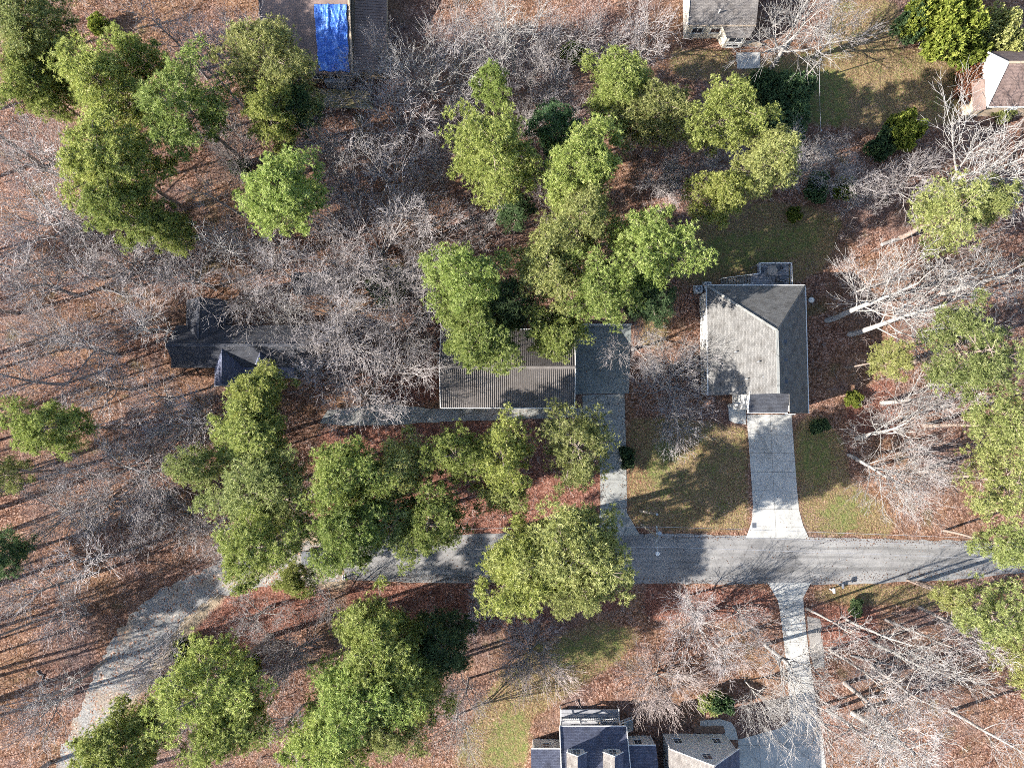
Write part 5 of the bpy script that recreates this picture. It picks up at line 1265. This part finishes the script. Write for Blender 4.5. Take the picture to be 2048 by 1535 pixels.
for a in (
 (1880,55,80,7,'g','large rounded evergreen at the top right beyond the back lawn'),
 (1830,30,50,6,'d','dark evergreen left of the large rounded top right evergreen'),
 (1935,95,45,4,'g','pale green shrub left of the white gable house'),
 (2005,65,55,4,'o','yellowish hedge shrub above the white gable house'),
 (1812,262,42,4,'g','bright round bush on the lower right of the back lawn'),
 (1765,280,40,3,'d','dark bush left of the bright round bush'),
 (1590,215,70,3,'d','dark shaded bush mass on the back lawn edge'),
 (1530,190,50,3,'d','dark shaded bush beside the cream house patio'),
 (1950,150,40,2.5,'r','brown leafless-looking shrub against the white gable wall'),
 (1935,190,30,2,'r','lower brown shrub against the porch of the white gable house'),
 (2012,225,26,1.5,'o','yellow-green bush under the eave of the white gable house'),
 (1640,375,32,2,'d','small green bush below the pale bare tree above rear lawn'),
 (1690,375,28,2,'g','small green bush at the end of the rear lawn'),
 (1590,430,18,1.2,'g','little green bush in the middle of the rear lawn'),
 (1440,1410,26,2.5,'d','dark evergreen bush above the garage walk'),
 (1420,1400,26,2,'o','olive bush left of the dark bush above garage walk'),
 (770,577,36,2,'d','dark clipped hedge bush north of the metal roof, left'),
 (1708,800,20,1.2,'g','small green bush beside the red leaf patch east of house'),
 (1640,855,20,1.2,'d','small dark bush by the east lawn strip'),
 (1715,1215,18,1.2,'d','small dark bush on leaves south of the road'),
 (760,720,34,3,'r','russet leafed shrub left of the metal roof'),
 (1470,25,18,1.5,'r','russet vine patch beside the cream house roof'),
 (1145,108,26,2,'g','green bush below the bare trees left of tall pine'),
 (200,50,24,2,'g','green sapling bush near the top left corner'),
 (480,330,22,2,'d','dark green bush among leaf litter, upper left'),
 (1895,650,30,2,'g','green bush under the second tall white tree'),
 (1250,915,22,1.5,'d','dark green bush on the narrow driveway edge'),
 (370,1300,30,2,'g','green bush right of the dirt lane'),
 (490,1340,35,2.5,'g','green bush between the lane pine and the lower grove'),
): shrub(*a)

# ------------------------------------------------------------------ undergrowth: thin bare stems nobody could count
def undergrowth():
    rng = np.random.default_rng(77); rr = random.Random(77)
    keep = [P(345,595,660,595,660,790,345,790), P(870,650,1270,640,1270,1075,1195,1075,1195,830,640,860,640,800,870,800), P(1385,520,1620,520,1620,1080,1455,1080,1455,830,1385,720),
            P(520,0,790,0,790,180,520,180), P(1350,0,1530,0,1530,145,1350,145), P(1930,60,2100,60,2100,235,1930,235), P(1050,1400,1490,1400,1490,1600,1050,1600), P(1470,1160,1670,1160,1680,1600,1470,1600),
            P(640,1060,2160,1060,2160,1175,640,1175), P(560,1050,700,1050,700,1185,440,1200,330,1330,200,1600,80,1600,150,1380,260,1200,450,1090)] + LAWN
    n = 9000; X = rng.uniform(-70,70,n); Y = rng.uniform(-52,62,n); ok = np.ones(n,bool)
    for p in keep: ok &= ~inside(p,X,Y)
    dens = 0.5+0.5*np.sin(X*0.21+1.3*np.sin(Y*0.17))*np.cos(Y*0.19+X*0.07); ok &= rng.random(n) < (0.15+0.75*dens)
    # dense on the left and the top, thin in the lower right
    ok &= rng.random(n) < np.where((X > 25)&(Y < -5),0.3,1.0)
    segs = []
    for x, y in zip(X[ok],Y[ok]):
        h = rr.uniform(0.8,3.6); ns = rr.randint(2,4)
        for s in range(ns):
            a = rr.uniform(0,6.28); ln = rr.uniform(0.15,0.55); d = Vector((math.cos(a)*ln,math.sin(a)*ln,1)).normalized(); p = Vector((x,y,-0.05)); L = h*rr.uniform(0.6,1); q = p+d*L*0.5
            q2 = q+(d+Vector((rr.gauss(0,.2),rr.gauss(0,.2),0))).normalized()*L*0.5
            segs.append((tuple(p),tuple(q),0.022,0.017,0)); segs.append((tuple(q),tuple(q2),0.017,0.012,0))
            for k in range(rr.randint(3,5)):
                b = p.lerp(q,rr.uniform(0.5,1)) if k % 2 else q.lerp(q2,rr.random()); e = b+Vector((rr.gauss(0,.5),rr.gauss(0,.5),rr.uniform(0.1,0.7)))*L*0.32
                segs.append((tuple(b),tuple(e),0.013,0.009,0))
    o = bpy.data.objects.new('undergrowth',segs_mesh('undergrowth',segs,3,MT['brush'],rr)); col.objects.link(o)
    tag(o,'thin grey-brown leafless undergrowth across the woodland floor','undergrowth',kind='stuff')
undergrowth()
# fallen logs and branches on the litter
def log(a, b, r0, lab, bent=0.3):
    A = G(*a); B = G(*b); n = 6; t = thing('fallen_log', lab, 'log', (A.x,A.y,0)); pts = []
    nrm = Vector((-(B-A).y,(B-A).x,0)).normalized()
    for i in range(n+1): pts.append(A.lerp(B,i/n)+nrm*R.uniform(-bent,bent)*(0 < i < n)+Vector((0,0,r0*0.9)))
    MB().tube(pts,[r0*(1-0.5*i/n) for i in range(n+1)],8).build('stem', MT['bark_grey'], t)
    for k in range(3):
        i = R.randint(2,n-1); MB().tube([pts[i],pts[i]+nrm*R.choice((-1,1))*R.uniform(0.6,1.4)+(B-A).normalized()*0.8+Vector((0,0,0.25))],[r0*0.4,r0*0.15],6).build('branch', MT['bark_grey'], t)
log((200,575),(285,597),0.15,'mossy fallen log on leaf litter left of the slate-roofed house')
log((1762,490),(1885,438),0.24,'long pale fallen log below the low olive pine')
log((1985,420),(2060,395),0.2,'fallen log at the right edge above the leafy slope')
log((480,655),(500,640),0.10,'short branch lying on the roof-side litter by slate-roofed house')
log((75,1340),(95,1362),0.10,'short pale branch lying on litter left of the lane')
log((1700,1310),(1790,1330),0.12,'thin fallen branch in the lower right woods')

# ------------------------------------------------------------------ loose leaves blown onto paving and roofs
def loose_leaves():
    rng = np.random.default_rng(5); V = []
    def strip(a, b, n, wid, z):
        A = G(*a); B = G(*b); t = rng.random(n); off = np.abs(rng.normal(0,wid,n)); d = (B-A); nrm = Vector((-d.y,d.x,0)).normalized()
        for i in range(n): q = A.lerp(B,t[i])+nrm*off[i]; V.append((q.x,q.y,z))
    road_z = 0.03
    strip((683,1160),(1250,1166),900,0.5,road_z); strip((1250,1166),(1540,1168),380,0.4,road_z); strip((1620,1168),(2048,1143),600,0.6,road_z)
    strip((1190,1068),(683,1082),500,0.5,road_z); strip((2048,1084),(1612,1072),600,0.4,road_z); strip((1490,1070),(1285,1068),250,0.35,road_z)
    strip((1255,1020),(1250,790),200,0.5,0.04); strip((1200,850),(1200,1010),260,0.6,0.04)
    strip((1500,1040),(1494,835),90,0.35,0.04); strip((1586,835),(1600,1030),110,0.35,0.04); strip((1557,1200),(1576,1400),160,0.4,0.04); strip((1640,1440),(1610,1230),160,0.4,0.04)
    def area(x0,x1,y0,y1,n,z):
        for _ in range(n): q = G(rng.uniform(x0,x1),rng.uniform(y0,y1)); V.append((q.x,q.y,z))
    area(690,1260,1075,1160,350,road_z); area(1260,2040,1085,1150,260,road_z); area(1205,1248,800,1060,120,0.04); area(1150,1255,660,780,260,0.036); area(1500,1590,840,1060,70,0.04); area(1560,1620,1200,1450,90,0.04); area(670,1090,820,845,350,0.032)
    C = np.array(V); N = len(C); a = rng.uniform(0,6.28,N); r = rng.uniform(0.03,0.075,N)[:,None]
    u = np.stack([np.cos(a),np.sin(a),rng.normal(0,0.25,N)],-1)*r; v = np.stack([-np.sin(a),np.cos(a),rng.normal(0,0.25,N)],-1)*r*0.7
    C = C+np.array([0,0,0.02])
    vv = np.stack([C-u,C-v,C+u,C+v],1).reshape(-1,3); ff = np.arange(N*4).reshape(-1,4)
    o = bpy.data.objects.new('loose_leaves',np_mesh('loose_leaves',vv,ff,MT['leaf_dry'],np.repeat(rng.random(N),4))); col.objects.link(o)
    tag(o,'loose brown fallen leaves drifted along road and driveway edges','leaves',kind='stuff')
MT['leaf_dry'] = leaf_mat('dry_leaves',(0.08,0.04,0.025),(0.24,0.12,0.07),(0.46,0.30,0.20),0.0)
loose_leaves()
